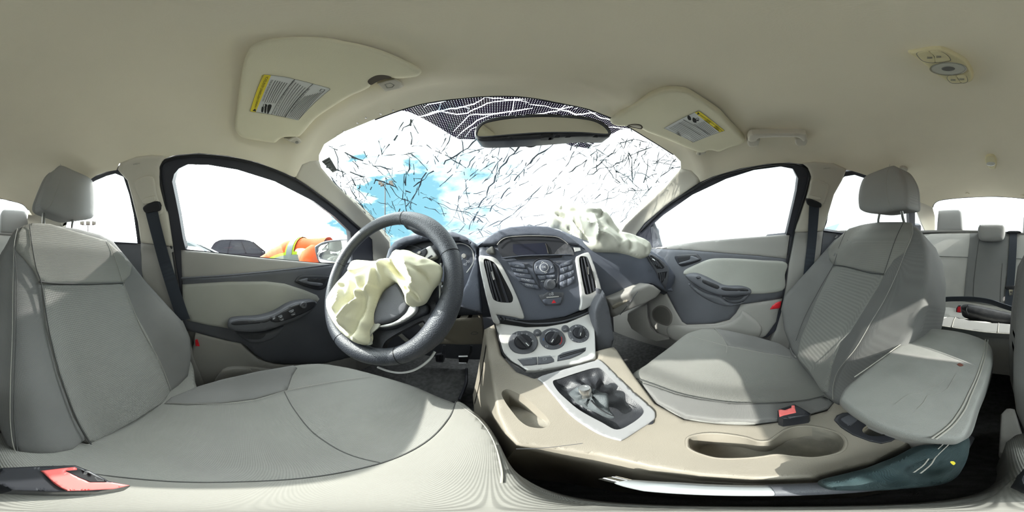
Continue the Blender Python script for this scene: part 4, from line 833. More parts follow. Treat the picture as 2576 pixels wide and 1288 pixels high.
w_ = patch('thumb_wheel', c7((135, 290), (165, 262), (190, 255), (203, 290), (200, 318), (150, 312)), g_stack, mat('ribbed_grey_rubber', (.30, .30, .28, 1), .7, weave=.5, wscale=2600, bump=.8), cs, d=.010, thick=.012, step=5, rim=4, rimdepth=.005)
patch('trim_chip', c7((850, 265), (900, 268), (905, 290), (860, 300)), g_stack, SILV, cs, d=.006, thick=.003, step=6, sm=False)
# audio buttons
def lerp(a, b, t): return (a[0] + (b[0] - a[0]) * t, a[1] + (b[1] - a[1]) * t)
LA, LB, RA, RB = (315, 384), (425, 582), (440, 398), (580, 612)
names = ('CD', 'RADIO', 'AUX', 'SOUND', 'MENU')
for k in range(5):
    t0, t1 = k / 5 + .008, (k + 1) / 5 - .012
    q = [lerp(LA, LB, t0), lerp(RA, RB, t0), lerp(RA, RB, t1), lerp(LA, LB, t1)]
    if k == 4: q[3] = lerp(q[3], q[2], .25)
    b_ = patch('audio_button', c7(*q), g_stack, DASHM, cs, d=.006, thick=.004, step=8, sm=False, rim=2.5, rimdepth=.0015)
    m_ = [(377, 422, 403, 422), (382, 452, 436, 459), (412, 489, 449, 494), (423, 528, 490, 540), (456, 571, 513, 581)][k]
    text(names[k], c7((m_[0], m_[1]))[0], c7((m_[2], m_[3]))[0], g_stack, INKW, b_, d=.0066)
def quad(a, b, c, d_, nm='audio_button', lab=None, tx=None):
    b_ = patch(nm, c7(a, b, c, d_), g_stack, DASHM, cs, d=.006, thick=.004, step=8, sm=False, rim=2.5, rimdepth=.0015)
    if lab: text(lab, c7(tx[0])[0], c7(tx[1])[0], g_stack, INKW, b_, d=.0066)
quad((742, 398), (836, 362), (840, 398), (740, 432), lab='INFO', tx=((772, 404), (798, 396)))
for r_, (l_, m_, rr) in enumerate((((740, 436), (796, 418), (842, 400)), ((738, 490), (797, 468), (848, 448)), ((737, 548), (797, 522), (853, 498)), ((736, 604), (797, 578), (856, 550)))[:3]):
    nx = (((738, 486), (796, 464), (847, 444)), ((737, 544), (796, 518), (852, 494)), ((736, 603), (797, 576), (856, 546)))[r_]
    quad(l_, (m_[0] - 1, m_[1]), (nx[1][0] - 1, nx[1][1]), nx[0], lab=str(2 * r_ + 1), tx=(((764, 458), (767.5, 457)), ((764, 508), (772, 505)), ((765, 560), (773, 557)))[r_])
    quad((m_[0] + 2, m_[1]), rr, nx[2], (nx[1][0] + 2, nx[1][1]), lab=str(2 * r_ + 2), tx=(((813, 436), (821, 433)), ((818, 482), (827, 479)), ((821, 530), (830, 527)))[r_])
patch('audio_button', c7((430, 392), (475, 388), (480, 396), (462, 402)), g_stack, DARK, cs, d=.006, thick=.004, step=6, sm=False)
patch('audio_button', c7((695, 380), (735, 375), (728, 384), (712, 390)), g_stack, DARK, cs, d=.006, thick=.004, step=6, sm=False)
line('control_pod_rim', c7((580, 600), (545, 500), (522, 440), (525, 390), (560, 362), (605, 355), (650, 362), (690, 395), (718, 440), (722, 500), (705, 590)), g_stack, .0016, DARK2, cs, d=.004)
pod = patch('control_pod', c7((528, 440), (532, 400), (560, 372), (605, 363), (650, 372), (682, 400), (696, 450), (690, 470), (640, 482), (545, 484)), g_stack, DASHM, cs, d=.006, thick=.004, step=7, rim=3, rimdepth=.002)
disc('ok_button', c7((607, 427))[0], g_stack, 10, [(1, 0), (1, .12), (.85, .2), (0.01, .2)], DASHM, pod, d=.007)
disc('ok_ring', c7((607, 427))[0], g_stack, 11.6, [(1, 0), (1, .12), (.88, .12), (.88, 0)], INKW, pod, d=.0067)
text('OK', c7((590, 432))[0], c7((624, 432))[0], g_stack, INKW, pod, d=.0105)
for a in (((550, 418), (545, 426), (551, 436)), ((664, 414), (672, 422), (664, 432)), ((586, 388), (596, 381), (606, 388)), ((608, 466), (620, 473), (632, 466))): line('arrow_mark', c7(*a), g_stack, .0007, INKW, pod, d=.0068, sm=0)
quad((552, 492), (622, 490), (622, 520), (572, 526)); quad((627, 490), (696, 486), (690, 518), (627, 520))
text('I<<', c7((582, 510))[0], c7((606, 509))[0], g_stack, INKW, cs, d=.0066); text('>>I', c7((655, 505))[0], c7((680, 504))[0], g_stack, INKW, cs, d=.0066)
disc('volume_knob', c7((650, 566))[0], g_stack, 13.5, [(1.1, -.2), (1.08, .2), (.95, .3), (.92, .9), (.8, 1.02), (.01, 1.0)], DARK, cs, d=.004)
line('volume_mark', c7((583, 540), (608, 537)), g_stack, .0006, INKW, cs, d=.004, sm=0); line('volume_mark', c7((672, 530), (698, 526)), g_stack, .0006, INKW, cs, d=.004, sm=0)
hz = patch('hazard_unit', c7((565, 652), (612, 645), (640, 626), (770, 630), (766, 690), (742, 733), (618, 737), (590, 700)), g_stack, DARK, cs, d=.006, thick=.004, step=8, sm=False, rim=3, rimdepth=.002)
patch('silver_strip', c7((628, 668), (728, 660), (728, 667), (630, 676)), g_stack, SILV, hz, d=.009, thick=.003, step=6, sm=False)
patch('hazard_button', c7((596, 690), (625, 682), (755, 668), (745, 715), (735, 727), (622, 731), (605, 712)), g_stack, DASHM, hz, d=.0085, thick=.003, step=7, sm=False, rim=2, rimdepth=.0015)
patch('hazard_triangle', c7((670, 718), (706, 714), (686, 690)), g_stack, RED, hz, d=.0092, thick=.0005, step=5, sm=False)
text('oB', c7((648, 655))[0], c7((686, 652))[0], g_stack, INKW, hz, d=.0068)
for a, b in (((448, 545), (492, 585)), ((280, 520), (330, 620))): pass
patch('storage_slot', c7((226, 816), (330, 842), (500, 862), (780, 834), (900, 790), (1036, 722), (1030, 745), (1010, 782), (800, 872), (620, 906), (450, 912), (300, 892), (250, 882)), g_stack, BLACK, cs, d=.0, thick=.03, step=9, sm=False, backdir=FWD)
line('slot_lip', c7((300, 850), (400, 868), (520, 884), (720, 872), (900, 820), (1020, 760)), g_stack, .0022, DARK, cs, d=.003)

# ---------------- climate panel
cp = empty('climate_panel', (.05, .36, -.25), 'silver climate control panel with three black rotary dials', 'climate panel')
patch('fascia', c7((205, 880), (300, 893), (460, 914), (640, 906), (800, 876), (1012, 785), (1025, 1000), (1031, 1160), (900, 1200), (700, 1236), (540, 1262), (470, 1262), (400, 1222), (330, 1180), (275, 1115), (250, 1030), (225, 950)), g_cs, SILV, cp, d=.004, thick=.012, step=9, sm=False, rim=4, rimdepth=.004)
line('fascia_shadow_gap', c7((205, 880), (225, 950), (250, 1035), (275, 1118), (335, 1186), (405, 1228), (460, 1268)), g_cs, .0018, BLACK, cp, d=.002)
for (x_, y_), r_, ang in (((437, 1035), 32, 2.6), ((675, 1008), 29, .75), ((886, 965), 25, .65)):
    p_ = c7((x_, y_))[0]
    dl = disc('rotary_dial', p_, g_cs, r_, [(1, 0), (1, .10), (.94, .16), (.62, .16), (.58, .10), (.01, .10)], DARK, cp, d=.004)
    P, n_ = pt(p_[0], p_[1], off(g_cs, .004)); r = px_r(P, r_); X, Y, Z = frame(n_)
    v, f = lathe(P, n_, [(r * .58, 0), (r * .55, .0075), (r * .5, .009), (.0005, .009)], 28); link('dial_hub', mesh('h', v, f), DARK2, dl)
    # bar grip across the hub
    dx = X * math.sin(ang) + Y * math.cos(ang); dy = n_.cross(dx)
    v, f = box(P + n_ * .013, (r * 1.15, r * .34, .014), (dx, dy, n_), bev=.004); link('dial_grip', mesh('g', v, f), DARK2, dl)
    v, f = box(P + n_ * .0205 + dx * r * .35 * (1 if ang > 2 else -1), (r * .3, r * .05, .001), (dx, dy, n_)); link('pointer_mark', mesh('g', v, f), PAPER, dl)
    if x_ == 437:
        for s_, a, b in (('0', 358, 1010), ('1', 385, 980), ('2', 423, 968), ('3', 463, 975), ('4', 495, 1000)): text(s_, c7((a, b))[0], c7((a + (4 if s_ == '1' else 9), b))[0], g_cs, INKW, dl, d=.0093)
        for k in range(4): line('fan_mark', c7((511 + 6 * math.cos(k * PI / 2), 1026 + 6 * math.sin(k * PI / 2)), (517 + 5 * math.cos(k * PI / 2 + .6), 1026 + 5 * math.sin(k * PI / 2 + .6))), g_cs, .0006, INKW, dl, d=.0093, sm=0)
    elif x_ == 675:
        line('cold_scale', c7((618, 968), (640, 948), (662, 941)), g_cs, .0007, INKW, dl, d=.0093); line('warm_scale', c7((683, 940), (710, 948), (720, 955)), g_cs, .0007, INKW, dl, d=.0093)
        line('hot_scale', c7((748, 990), (752, 1015), (744, 1040), (732, 1050)), g_cs, .0007, RED, dl, d=.0093); line('blue_scale', c7((603, 1000), (602, 1020)), g_cs, .0007, mat('blue_print', (.02, .1, .3, 1)), dl, d=.0093)
        line('defrost_mark', c7((620, 1060), (638, 1060), (638, 1072), (620, 1072)), g_cs, .0005, INKW, dl, d=.0093, sm=0, closed=True)
    else:
        for a, b in ((866, 905), (929, 918), (945, 985), (822, 948), (836, 1010)): line('airflow_mark', c7((a - 6, b + 4), (a, b - 5), (a + 3, b + 4), (a + 8, b + 2)), g_cs, .0007, INKW, dl, d=.0093, sm=0)
        for k in range(16):
            an = 2 * PI * k / 16; p2 = c7((886 + 70 * math.cos(an), 965 + 68 * math.sin(an)))[0]; line('dot_mark', [p2, (p2[0] + .8, p2[1])], g_cs, .0005, INKW, dl, d=.0093, sm=0)
for (x_, y_), s_ in (((552, 957), None), ((777, 925), 'A/C')):
    b_ = disc('round_button', c7((x_, y_))[0], g_cs, 9, [(1, 0), (1, .3), (.8, .42), (.01, .42)], DARK, cp, d=.004)
    if s_: text(s_, c7((765, 935))[0], c7((790, 933))[0], g_cs, INKW, b_, d=.0088)
    else: line('recirculation_mark', c7((540, 962), (546, 954), (558, 954), (564, 962)), g_cs, .0006, INKW, b_, d=.009, sm=0, closed=True)
for q in (((392, 1168), (470, 1158), (550, 1150), (554, 1213), (500, 1220), (440, 1222)), ((558, 1149), (660, 1138), (690, 1170), (692, 1190), (640, 1205), (558, 1214))):
    b_ = patch('rocker_button', c7(*q), g_cs, DARK, cp, d=.007, thick=.006, step=7, sm=False, rim=3, rimdepth=.002)
    line('button_edge', c7((q[0][0] + 10, q[0][1] + 6), (q[1][0] + 40, q[1][1] + 4)), g_cs, .0006, INKW, b_, d=.0074, sm=0)
line('screen_icon', c7((600, 1164), (625, 1161), (625, 1176), (602, 1178)), g_cs, .0005, INKW, cp, d=.0074, sm=0, closed=True)
sv = patch('lower_vent', c7((716, 1186), (720, 1140), (760, 1115), (850, 1092), (950, 1072), (946, 1100), (900, 1132), (820, 1165)), g_cs, DARK, cp, d=.007, thick=.006, step=8, sm=False, rim=3, rimdepth=.002)
for a, b in (((735, 1158), (935, 1100)), ((730, 1145), (930, 1090))): line('vent_slit', c7(a, ((a[0] + b[0]) / 2, (a[1] + b[1]) / 2 - 1), b), g_cs, .0012, BLACK, sv, d=.0075)

# ---------------- centre console
cc = empty('centre_console', (.04, .1, -.67), 'beige centre console with gear lever plate and twin cup holders', 'console')
cup = d4((425, 860), (432, 815), (500, 792), (600, 786), (700, 795), (800, 812), (880, 835), (950, 832), (1000, 800), (1080, 752), (1180, 738), (1300, 755), (1400, 790), (1440, 845), (1405, 905), (1260, 940), (1120, 935), (1000, 922), (900, 935), (780, 946), (620, 945), (500, 915), (440, 885))
opening = d1((606, 345), (660, 322), (800, 275), (910, 246), (970, 258), (1080, 370), (1180, 460), (1258, 530), (1258, 580), (1180, 645), (1070, 692), (960, 640), (800, 552), (700, 470), (640, 410))
pocket = d1((235, 430), (270, 400), (330, 420), (420, 470), (500, 540), (560, 600), (585, 650), (540, 680), (440, 672), (370, 630), (310, 560), (260, 490))
cbody = patch('console_body', [(1216, 830), (1243, 818), (1262, 890), (1300, 933), (1345, 950), (1500, 905), (1500, 880), (1548, 868), (1600, 945), (1650, 1012), (1722, 1052), (1800, 1062), (1900, 1066), (1990, 1054), (2080, 1030), (2112, 990), (2200, 960), (2320, 1040), (2290, 1115), (2200, 1165), (2050, 1202), (1900, 1207), (1760, 1197), (1640, 1178), (1507, 1148), (1368, 1129), (1300, 1122), (1270, 1090), (1248, 1040), (1234, 950)], g_cs, CONS, cc, thick=.26, step=13, holes=[cup, pocket, opening], sm=False, rim=9, rimdepth=.012, backdir=(.16, 0, 1))
def well(name, outl, g, depth, shrink, m, parent, d=0):
    o = prep(outl, True, 14); P = cast(off(g, d), o); c = P.mean(0); v = []; f = []; n = len(P); lv = ((0, 1), (.15, .985), (.85, 1 - shrink * .8), (1, 1 - shrink - .06))
    for t, s in lv:
        q = c + (P - c) * s; q[:, 2] = P[:, 2] * (1 - t) + (c[2] - depth) * t; v += [tuple(a) for a in q]
    for l in range(len(lv) - 1):
        for k in range(n): f.append((l * n + k, l * n + (k + 1) % n, (l + 1) * n + (k + 1) % n, (l + 1) * n + k))
    f.append(tuple((len(lv) - 1) * n + k for k in range(n)))
    return link(name, mesh(name, v, f), m, parent)
cw = well('cup_holder', cup, g_cs, .055, .10, mat('dirty_beige_plastic', (.27, .25, .21, 1), .6, mottle=.35, mscale=25, bump=.2), cc)
line('cup_rim', cup, g_cs, .0022, CONS, cc, d=.0, sm=5, closed=True)
well('front_pocket', pocket, g_cs, .03, .12, bpy.data.materials['dirty_beige_plastic'], cc)
plt = d1((505, 312), (700, 250), (900, 195), (950, 187), (1060, 290), (1200, 425), (1330, 540), (1350, 585), (1335, 625), (1230, 695), (1120, 765), (1080, 768), (940, 722), (750, 600), (620, 455), (540, 360))
gp = patch('gear_plate', plt, g_cs, mat('grey_silver_plate', (.27, .27, .275, 1), .4, metal=.2), cc, d=.006, thick=.008, step=9, holes=[opening], rim=4, rimdepth=.003)
patch('plate_chip', d1((1300, 655), (1315, 630), (1338, 625), (1330, 650)), g_cs, DARK2, cc, d=.005, thick=.004, step=5, sm=False)
sk = patch('socket_panel', d6((90, 742), (105, 715), (140, 700), (200, 695), (260, 735), (330, 775), (420, 808), (485, 832), (430, 868), (370, 882), (300, 868), (200, 830), (130, 785)), g_cs, DARK2, cc, d=.004, thick=.006, step=8, sm=False, rim=3, rimdepth=.002)
P, n_ = pt(*d6((338, 806))[0], off(g_cs, .006)); v, f = lathe(P, n_, [(.0165, 0), (.0165, .002), (.0135, .002), (.0135, -.006), (.0005, -.006)], 32); link('socket_ring', mesh('s', v, f), CHROME, sk)
v, f = lathe(P, n_, [(.0133, -.004), (.012, -.0035), (.0005, -.003)], 28); link('socket_well', mesh('s', v, f), BLACK, sk)
patch('socket_cover', d6((120, 735), (190, 705), (240, 740), (180, 785)), g_cs, DARK, sk, d=.006, thick=.004, step=6, sm=False, rim=2)
v, f = box((-.01, -.245, -.50), (.12, .22, .32), bev=.02); link('rear_console_box', mesh('b', v, f), LGREY, cc)
patch('side_pad', c7((1015, 785), (1036, 722), (1082, 645), (1075, 600), (1100, 610), (1145, 760), (1192, 1030), (1165, 1075), (1100, 1112), (1036, 1150), (1026, 1000)), plane((.2, .36, -.2), (0, -1, .15)), DARK, cc, d=.008, thick=.12, step=9, sm=False, rim=5, rimdepth=.012, backdir=FWD, label='charcoal pad flanking the climate panel')
line('seam_line', d1((340, 832), (540, 825), (820, 792)), g_cs, .0006, DARK, cc, d=.0004)
# gear lever in its torn boot
gl_ = empty('gear_lever', (.12, .2, -.36), 'bare steel gear lever stub in a crumpled black leather boot', 'gear lever')
bp = np.array(d1((862, 440))[0])
def boot_h(V2, ds_, P):
    r = np.linalg.norm((V2 - bp) / np.array([1, .9]), axis=1); a = np.arctan2(V2[:, 1] - bp[1], V2[:, 0] - bp[0])
    return np.minimum(ds_ / 18, 1) * (-.012 + .030 * np.exp(-(r / 34) ** 2) + .004 * np.sin(5 * a + 1) * np.exp(-((r - 45) / 30) ** 2) + .003 * np.sin(9 * a + r * .08))
patch('leather_boot', opening, g_cs, BOOTM, gl_, d=.002, thick=.004, step=5.5, height=boot_h)
def col_h(V2, ds_, P):
    a = np.arctan2(V2[:, 1] - bp[1], V2[:, 0] - bp[0]); return .004 * np.sin(7 * a) + .006 * np.minimum(ds_ / 10, 1)
patch('boot_collar', d1((735, 425), (780, 385), (840, 375), (900, 395), (960, 415), (1008, 430), (1012, 500), (1030, 550), (1062, 598), (980, 585), (880, 540), (790, 490)), g_cs, mat('inside_out_leather', (.075, .085, .09, 1), .6, bump=.4, bscale=500, mottle=.3, mscale=30), gl_, d=.034, thick=.008, step=5, height=col_h, rim=4, rimdepth=.004)
line('boot_stitch', d1((880, 480), (930, 530), (1000, 575), (1050, 595)), g_cs, .0010, BLACK, gl_, d=.045)
A = pt(*d1((850, 462))[0], off(g_cs, .028))[0]; ax = Vector((-.03, .03, 1)).normalized()
v, f = lathe(A, ax, [(.010, 0), (.010, .012), (.0085, .014), (.0085, .020), (.0095, .021), (.0095, .032), (.0085, .034), (.005, .034), (.005, .0335), (.0005, .0335)], 24); link('lever_rod', mesh('r', v, f), STEEL, gl_)

# armrest, handbrake, cloth
def g_arm(P): x, y, z = P.T; return z - (-.215 + .012 * np.cos((x + .01) * 14) + .03 * (-(y + .1)))
armp = d6((118, 600), (135, 635), (200, 690), (300, 755), (400, 800), (500, 832), (620, 855), (760, 868), (850, 862), (900, 805), (950, 650), (1000, 520), (1035, 400), (1038, 330), (1010, 275), (960, 245), (870, 215), (760, 195), (660, 188), (620, 198), (560, 235), (450, 300), (330, 390), (220, 480), (150, 540))
am = empty('console_armrest', (-.01, -.2, -.3), 'grey vinyl centre armrest lid with cracked top and double stitching', 'armrest')
patch('lid', armp, g_arm, VINYL, am, thick=.06, step=10, rim=12, rimdepth=.016, backdir=(0, .6, 1))
for q in (((1000, 270), (990, 350), (950, 480), (900, 600), (860, 690), (790, 780), (690, 858)), ((985, 268), (975, 350), (935, 480), (885, 590), (840, 680), (770, 775), (665, 855)), ((600, 225), (480, 300), (340, 400), (210, 490))):
    line('stitching', d6(*q), g_arm, .0009, SEAM, am, d=.0005)
line('vinyl_crack', d6((450, 650), (500, 610), (540, 590), (600, 585), (640, 560), (700, 540), (740, 510)), g_arm, .00022, SEAM, am, d=.0004, sm=0)
line('vinyl_crack', d6((580, 680), (620, 640), (640, 600), (700, 590), (760, 560), (810, 470)), g_arm, .00022, SEAM, am, d=.0004, sm=0)
patch('red_stain', d6((818, 415), (835, 408), (855, 420), (835, 426)), g_arm, mat('red_brown_stain', (.14, .05, .035, 1), .7), am, d=.0006, thick=.0004, step=4)
hb = empty('handbrake', (-.07, 0, -.40), 'silver handbrake lever lying between the driver seat and the console', 'handbrake')
v, f = tube([(-.070, -.004, -.372), (-.073, -.06, -.380), (-.074, -.12, -.40), (-.074, -.2, -.43)], [.0135, .0135, .013, .013], 14, 4); link('lever_sleeve', mesh('g', v, f), DARK, hb)
v, f = tube([(-.068, .052, -.372), (-.069, .03, -.369), (-.070, .01, -.370), (-.071, -.008, -.373)], [.005, .012, .0125, .0125], 14, 4); link('grip', mesh('g', v, f), mat('pale_grip', (.34, .36, .37, 1), .3, metal=.3), hb)
v, f = tube([(-.067, .062, -.371), (-.068, .05, -.372)], .006, 14); link('release_button', mesh('g', v, f), CHROME, hb)
g_cloth = plane((0, -.05, -.345), (0, 0, 1))
def ch(V2, d_, P): return .006 * np.sin(V2[:, 0] / 45 + V2[:, 1] / 13) + .003 * np.sin(V2[:, 0] / 21 - V2[:, 1] / 16) + .012 * np.minimum(d_ / 20, 1)
ck_ = patch('cloth', [(2060, 1208), (2130, 1190), (2190, 1172), (2240, 1152), (2310, 1118), (2380, 1112), (2434, 1096), (2438, 1140), (2422, 1180), (2400, 1205), (2360, 1218), (2290, 1226), (2180, 1232), (2090, 1230)], g_cloth, mat('dark_denim', (.030, .055, .060, 1), .9, weave=.4, wscale=3500, bump=.5, mottle=.5, mscale=30, col2=(.05, .075, .078, 1)), None, thick=.02, step=7, height=ch, rim=5, rimdepth=.01)
for q in (((752, 872), (700, 920), (655, 965), (620, 1010), (560, 1055)), ((790, 868), (735, 920), (690, 965), (660, 1010), (600, 1060))): line('stitching', d6(*q), g_cloth, .0006, SEAM, ck_, d=.016)
patch('yellow_speck', d6((776, 992), (795, 988), (808, 1000), (795, 1010)), g_cloth, YEL, ck_, d=.018, thick=.001, step=4)
tag(ck_, 'dark teal denim-like cloth bunched under the armrest', 'cloth')
# ================================================================== STEERING WHEEL, AIRBAGS
WC = Vector((-.334, .283, -.0425)); WT = math.radians(23.2)
WU, WV, WN = Vector((1, 0, 0)), Vector((0, math.sin(WT), math.cos(WT))), Vector((0, -math.cos(WT), math.sin(WT)))
g_w = plane(tuple(WC), tuple(WN))
sw = empty('steering_wheel', tuple(WC), 'black leather steering wheel turned off centre, its hub burst open', 'steering wheel')
Rm = .1665; seg_r = []; pts = []
for k in range(96):
    a = 2 * PI * k / 96; deg = math.degrees(a)
    r = .0165 + .004 * sum(math.exp(-(((deg - c + 180) % 360 - 180) / 26) ** 2) for c in (45, 335, 265)) ; seg_r.append(r)
    pts.append(WC + (WU * math.cos(a) + WV * math.sin(a)) * (.185 - r))
v, f = tube(pts, seg_r + [], 18, 0, True, ref=tuple(WN)); link('rim', mesh('r', v, f), LEATH, sw)
for deg in (78, 20, 300, 248, 165):
    a = math.radians(deg); r = .0165 + .004 * sum(math.exp(-(((deg - c + 180) % 360 - 180) / 26) ** 2) for c in (45, 335, 265)); c_ = WC + (WU * math.cos(a) + WV * math.sin(a)) * (.185 - r); rad = (WU * math.cos(a) + WV * math.sin(a))
    q = [c_ + (rad * math.cos(t) + WN * math.sin(t)) * (r + .0001) for t in np.linspace(0, 2 * PI, 25)[:-1]]; v, f = tube(q, .0007, 5, 0, True); link('rim_seam', mesh('s', v, f), BLACK, sw)
op2 = c6((893, 402), (908, 440), (915, 520), (908, 630), (880, 710), (855, 742), (828, 748), (838, 640), (850, 520), (866, 440))
op3 = c6((555, 950), (640, 905), (735, 858), (762, 890), (790, 935), (762, 985), (690, 1030), (600, 1060), (500, 1082), (455, 1075), (452, 1050), (480, 1000))
spk = c6((600, 180), (700, 165), (820, 200), (900, 300), (955, 420), (980, 600), (955, 800), (880, 960), (800, 1050), (600, 1110), (420, 1125), (345, 1085), (330, 1010), (372, 930), (375, 880), (430, 670), (560, 590), (640, 560), (700, 400), (760, 350), (800, 328), (818, 300), (808, 265), (740, 240), (660, 215), (625, 190))
patch('spokes', spk, g_w, mat('spoke_plastic', (.035, .037, .045, 1), .5, bump=.4, bscale=500, mottle=.2), sw, d=-.006, thick=.016, step=9, holes=[op2, op3], rim=5, rimdepth=.006, hsm=True)
patch('hub_shell', c6((440, 665), (520, 600), (570, 600), (640, 755), (690, 755), (765, 745), (770, 800), (700, 835), (600, 880), (520, 920), (430, 925), (375, 900), (372, 860), (385, 780)), g_w, mat('hub_plastic', (.030, .032, .038, 1), .55, bump=.3), sw, d=.004, thick=.05, step=9, rim=6, rimdepth=.008)
patch('hub_cover', c6((450, 655), (520, 600), (560, 600), (610, 690), (635, 752), (600, 815), (520, 858), (440, 880), (388, 882), (386, 790)), g_w, DARK, sw, d=.016, thick=.02, step=9, rim=8, rimdepth=.008)
patch('lower_silver_trim', c6((395, 880), (440, 890), (540, 862), (610, 805), (640, 758), (690, 755), (682, 800), (620, 850), (520, 895), (430, 905)), g_w, SILV, sw, d=.012, thick=.006, step=7, rim=3, rimdepth=.003)
st_ = patch('switch_trim', c6((680, 395), (745, 352), (790, 330), (815, 365), (832, 402), (770, 425), (730, 405)), g_w, SILV, sw, d=.010, thick=.010, step=7, rim=3, rimdepth=.003)
patch('switch_pad', c6((690, 384), (730, 358), (755, 346), (768, 372), (755, 398), (742, 408)), g_w, DARK2, st_, d=.0125, thick=.004, step=6, rim=3, rimdepth=.002)
disc('set_button', c6((713, 380))[0], g_w, 4, [(1, 0), (1, .3), (.01, .4)], LGREY, st_, d=.0135)
patch('trim_gap', c6((762, 422), (800, 396), (806, 402), (768, 428)), g_w, DARK2, st_, d=.0115, thick=.002, step=5, sm=False)
col = empty('steering_column', (-.33, .42, -.1), 'dark steering column shroud and stalks behind the wheel', 'steering column')
v, f = tube([WC - WN * .04, WC - WN * .16, WC - WN * .28], [.045, .06, .062], 20); link('shroud', mesh('s', v, f), DARK2, col)
v, f = tube([WC - WN * .075, WC - WN * .07 + WU * .08, WC - WN * .065 + WU * .135], [.010, .009, .014], 12, 4); link('wiper_stalk', mesh('s', v, f), DARK2, col)
v, f = tube([WC - WN * .075, WC - WN * .07 - WU * .08, WC - WN * .065 - WU * .135], [.010, .009, .014], 12, 4); link('signal_stalk', mesh('s', v, f), DARK2, col)
v, f = box(WC - WN * .14 - WV * .065, (.05, .012, .04), (WU, WV, WN), .004); link('tilt_lever', mesh('s', v, f), DARK, col)
for a, b, c in ((-.10, -.09, .10), (-.02, -.10, .12), (.06, -.08, .10)):
    v, f = tube([WC - WN * .12 + WU * a + WV * b, WC - WN * .2 + WU * (a + .03) + WV * (b - .05), WC - WN * .3 + WU * a + WV * (b - .02)], .006, 8, 5); link('wire', mesh('s', v, f), mat('grey_wire', (.18, .18, .17, 1), .6) if a < -.05 else bpy.data.materials['grey_wire'], col)
def creases(lst):
    """lst: (points px, width px, depth m) -> height function; positive depth makes a ridge"""
    L_ = [(crom(p, 6), w_, d_) for p, w_, d_ in lst]
    def h(V2):
        out = np.zeros(len(V2))
        for q, w_, d_ in L_:
            dd = np.full(len(V2), 1e9); tt = np.zeros(len(V2))
            for i in range(len(q) - 1):
                a, b = q[i], q[i + 1]; ab = b - a; t = np.clip(((V2 - a) @ ab) / max(ab @ ab, 1e-9), 0, 1); di = np.linalg.norm(V2 - (a + t[:, None] * ab), axis=1)
                m = di < dd; dd[m] = di[m]; tt[m] = (i + t[m]) / (len(q) - 1)
            out += d_ * np.exp(-(dd / w_) ** 2) * np.clip(np.minimum(tt, 1 - tt) * 5 + .25, 0, 1)
        return out
    return h
cd = creases([(c6((540, 470), (590, 540), (650, 590), (715, 620)), 7, -.022), (c6((470, 480), (450, 560), (420, 640)), 6, -.016), (c6((300, 560), (320, 640), (310, 700), (270, 760)), 5, -.012),
    (c6((120, 700), (140, 800), (190, 880), (260, 960)), 8, -.012), (c6((440, 430), (380, 520), (290, 570), (180, 620), (100, 690)), 6, -.012), (c6((520, 430), (455, 540), (400, 640), (310, 695)), 8, .014),
    (c6((620, 440), (690, 490), (725, 600), (690, 640)), 9, .014), (c6((600, 380), (560, 430), (545, 470)), 7, .010), (c6((290, 425), (280, 500), (300, 560)), 5, .010), (c6((240, 600), (250, 720), (210, 820)), 5, .012),
    (c6((370, 600), (350, 760), (300, 900), (260, 980)), 6, -.012), (c6((340, 720), (260, 830), (230, 940)), 4, .010), (c6((150, 740), (200, 690), (270, 640)), 4, -.009), (c6((700, 520), (780, 560), (790, 640)), 5, -.008), (c6((640, 640), (700, 680), (720, 730)), 5, -.010), (c6((630, 360), (700, 430), (800, 470)), 9, .008)])
bag1 = c6((52, 740), (62, 690), (110, 610), (190, 525), (250, 455), (290, 425), (370, 431), (440, 425), (480, 409), (520, 420), (540, 388), (580, 360), (625, 354), (700, 385), (790, 420), (848, 455), (862, 495), (845, 565), (795, 630), (760, 690), (735, 728), (690, 748), (640, 756), (612, 735), (600, 680), (565, 615), (525, 580), (480, 605), (430, 655), (400, 750), (384, 800), (375, 880), (348, 930), (350, 990), (330, 1028), (270, 1025), (190, 975), (120, 900), (68, 810))
def h1(V2, ds_, P): return .050 * np.sqrt(np.clip(ds_ / 45, 0, 1)) - .012 + cd(V2) * np.clip(ds_ / 12, 0, 1) + .0007 * np.sin(V2[:, 0] / 4.5 + V2[:, 1] / 9) * np.sin(V2[:, 1] / 6)
ab = empty('driver_airbag', (-.38, .25, -.02), 'deflated cream airbag spilling out of the steering wheel', 'airbag', 'deployed airbags')
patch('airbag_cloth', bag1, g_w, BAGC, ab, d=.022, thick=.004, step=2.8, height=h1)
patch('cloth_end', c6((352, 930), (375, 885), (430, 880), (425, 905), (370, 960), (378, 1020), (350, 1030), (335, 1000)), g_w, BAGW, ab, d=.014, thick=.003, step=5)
ct = empty('cable_tie', (-.25, .28, -.05), 'white plastic cable tie looped through the steering wheel', 'cable tie')
line('tie_strap', c6((866, 455), (861, 530), (858, 600), (860, 680), (858, 742)), g_w, .0022, PAPER, ct, d=-.001)
line('tie_strap', c6((822, 1078), (790, 1125), (740, 1170), (680, 1205), (620, 1222), (560, 1225), (490, 1212), (420, 1186)), g_w, .0024, PAPER, ct, d=-.02)
line('tie_end', c6((830, 597), (870, 600)), g_w, .0018, PAPER, ct, d=.003, sm=0)
P, n_ = pt(*c6((860, 598))[0], off(g_w, .002)); v, f = box(P, (.009, .007, .006), bev=.001); link('tie_head', mesh('s', v, f), PAPER, ct)
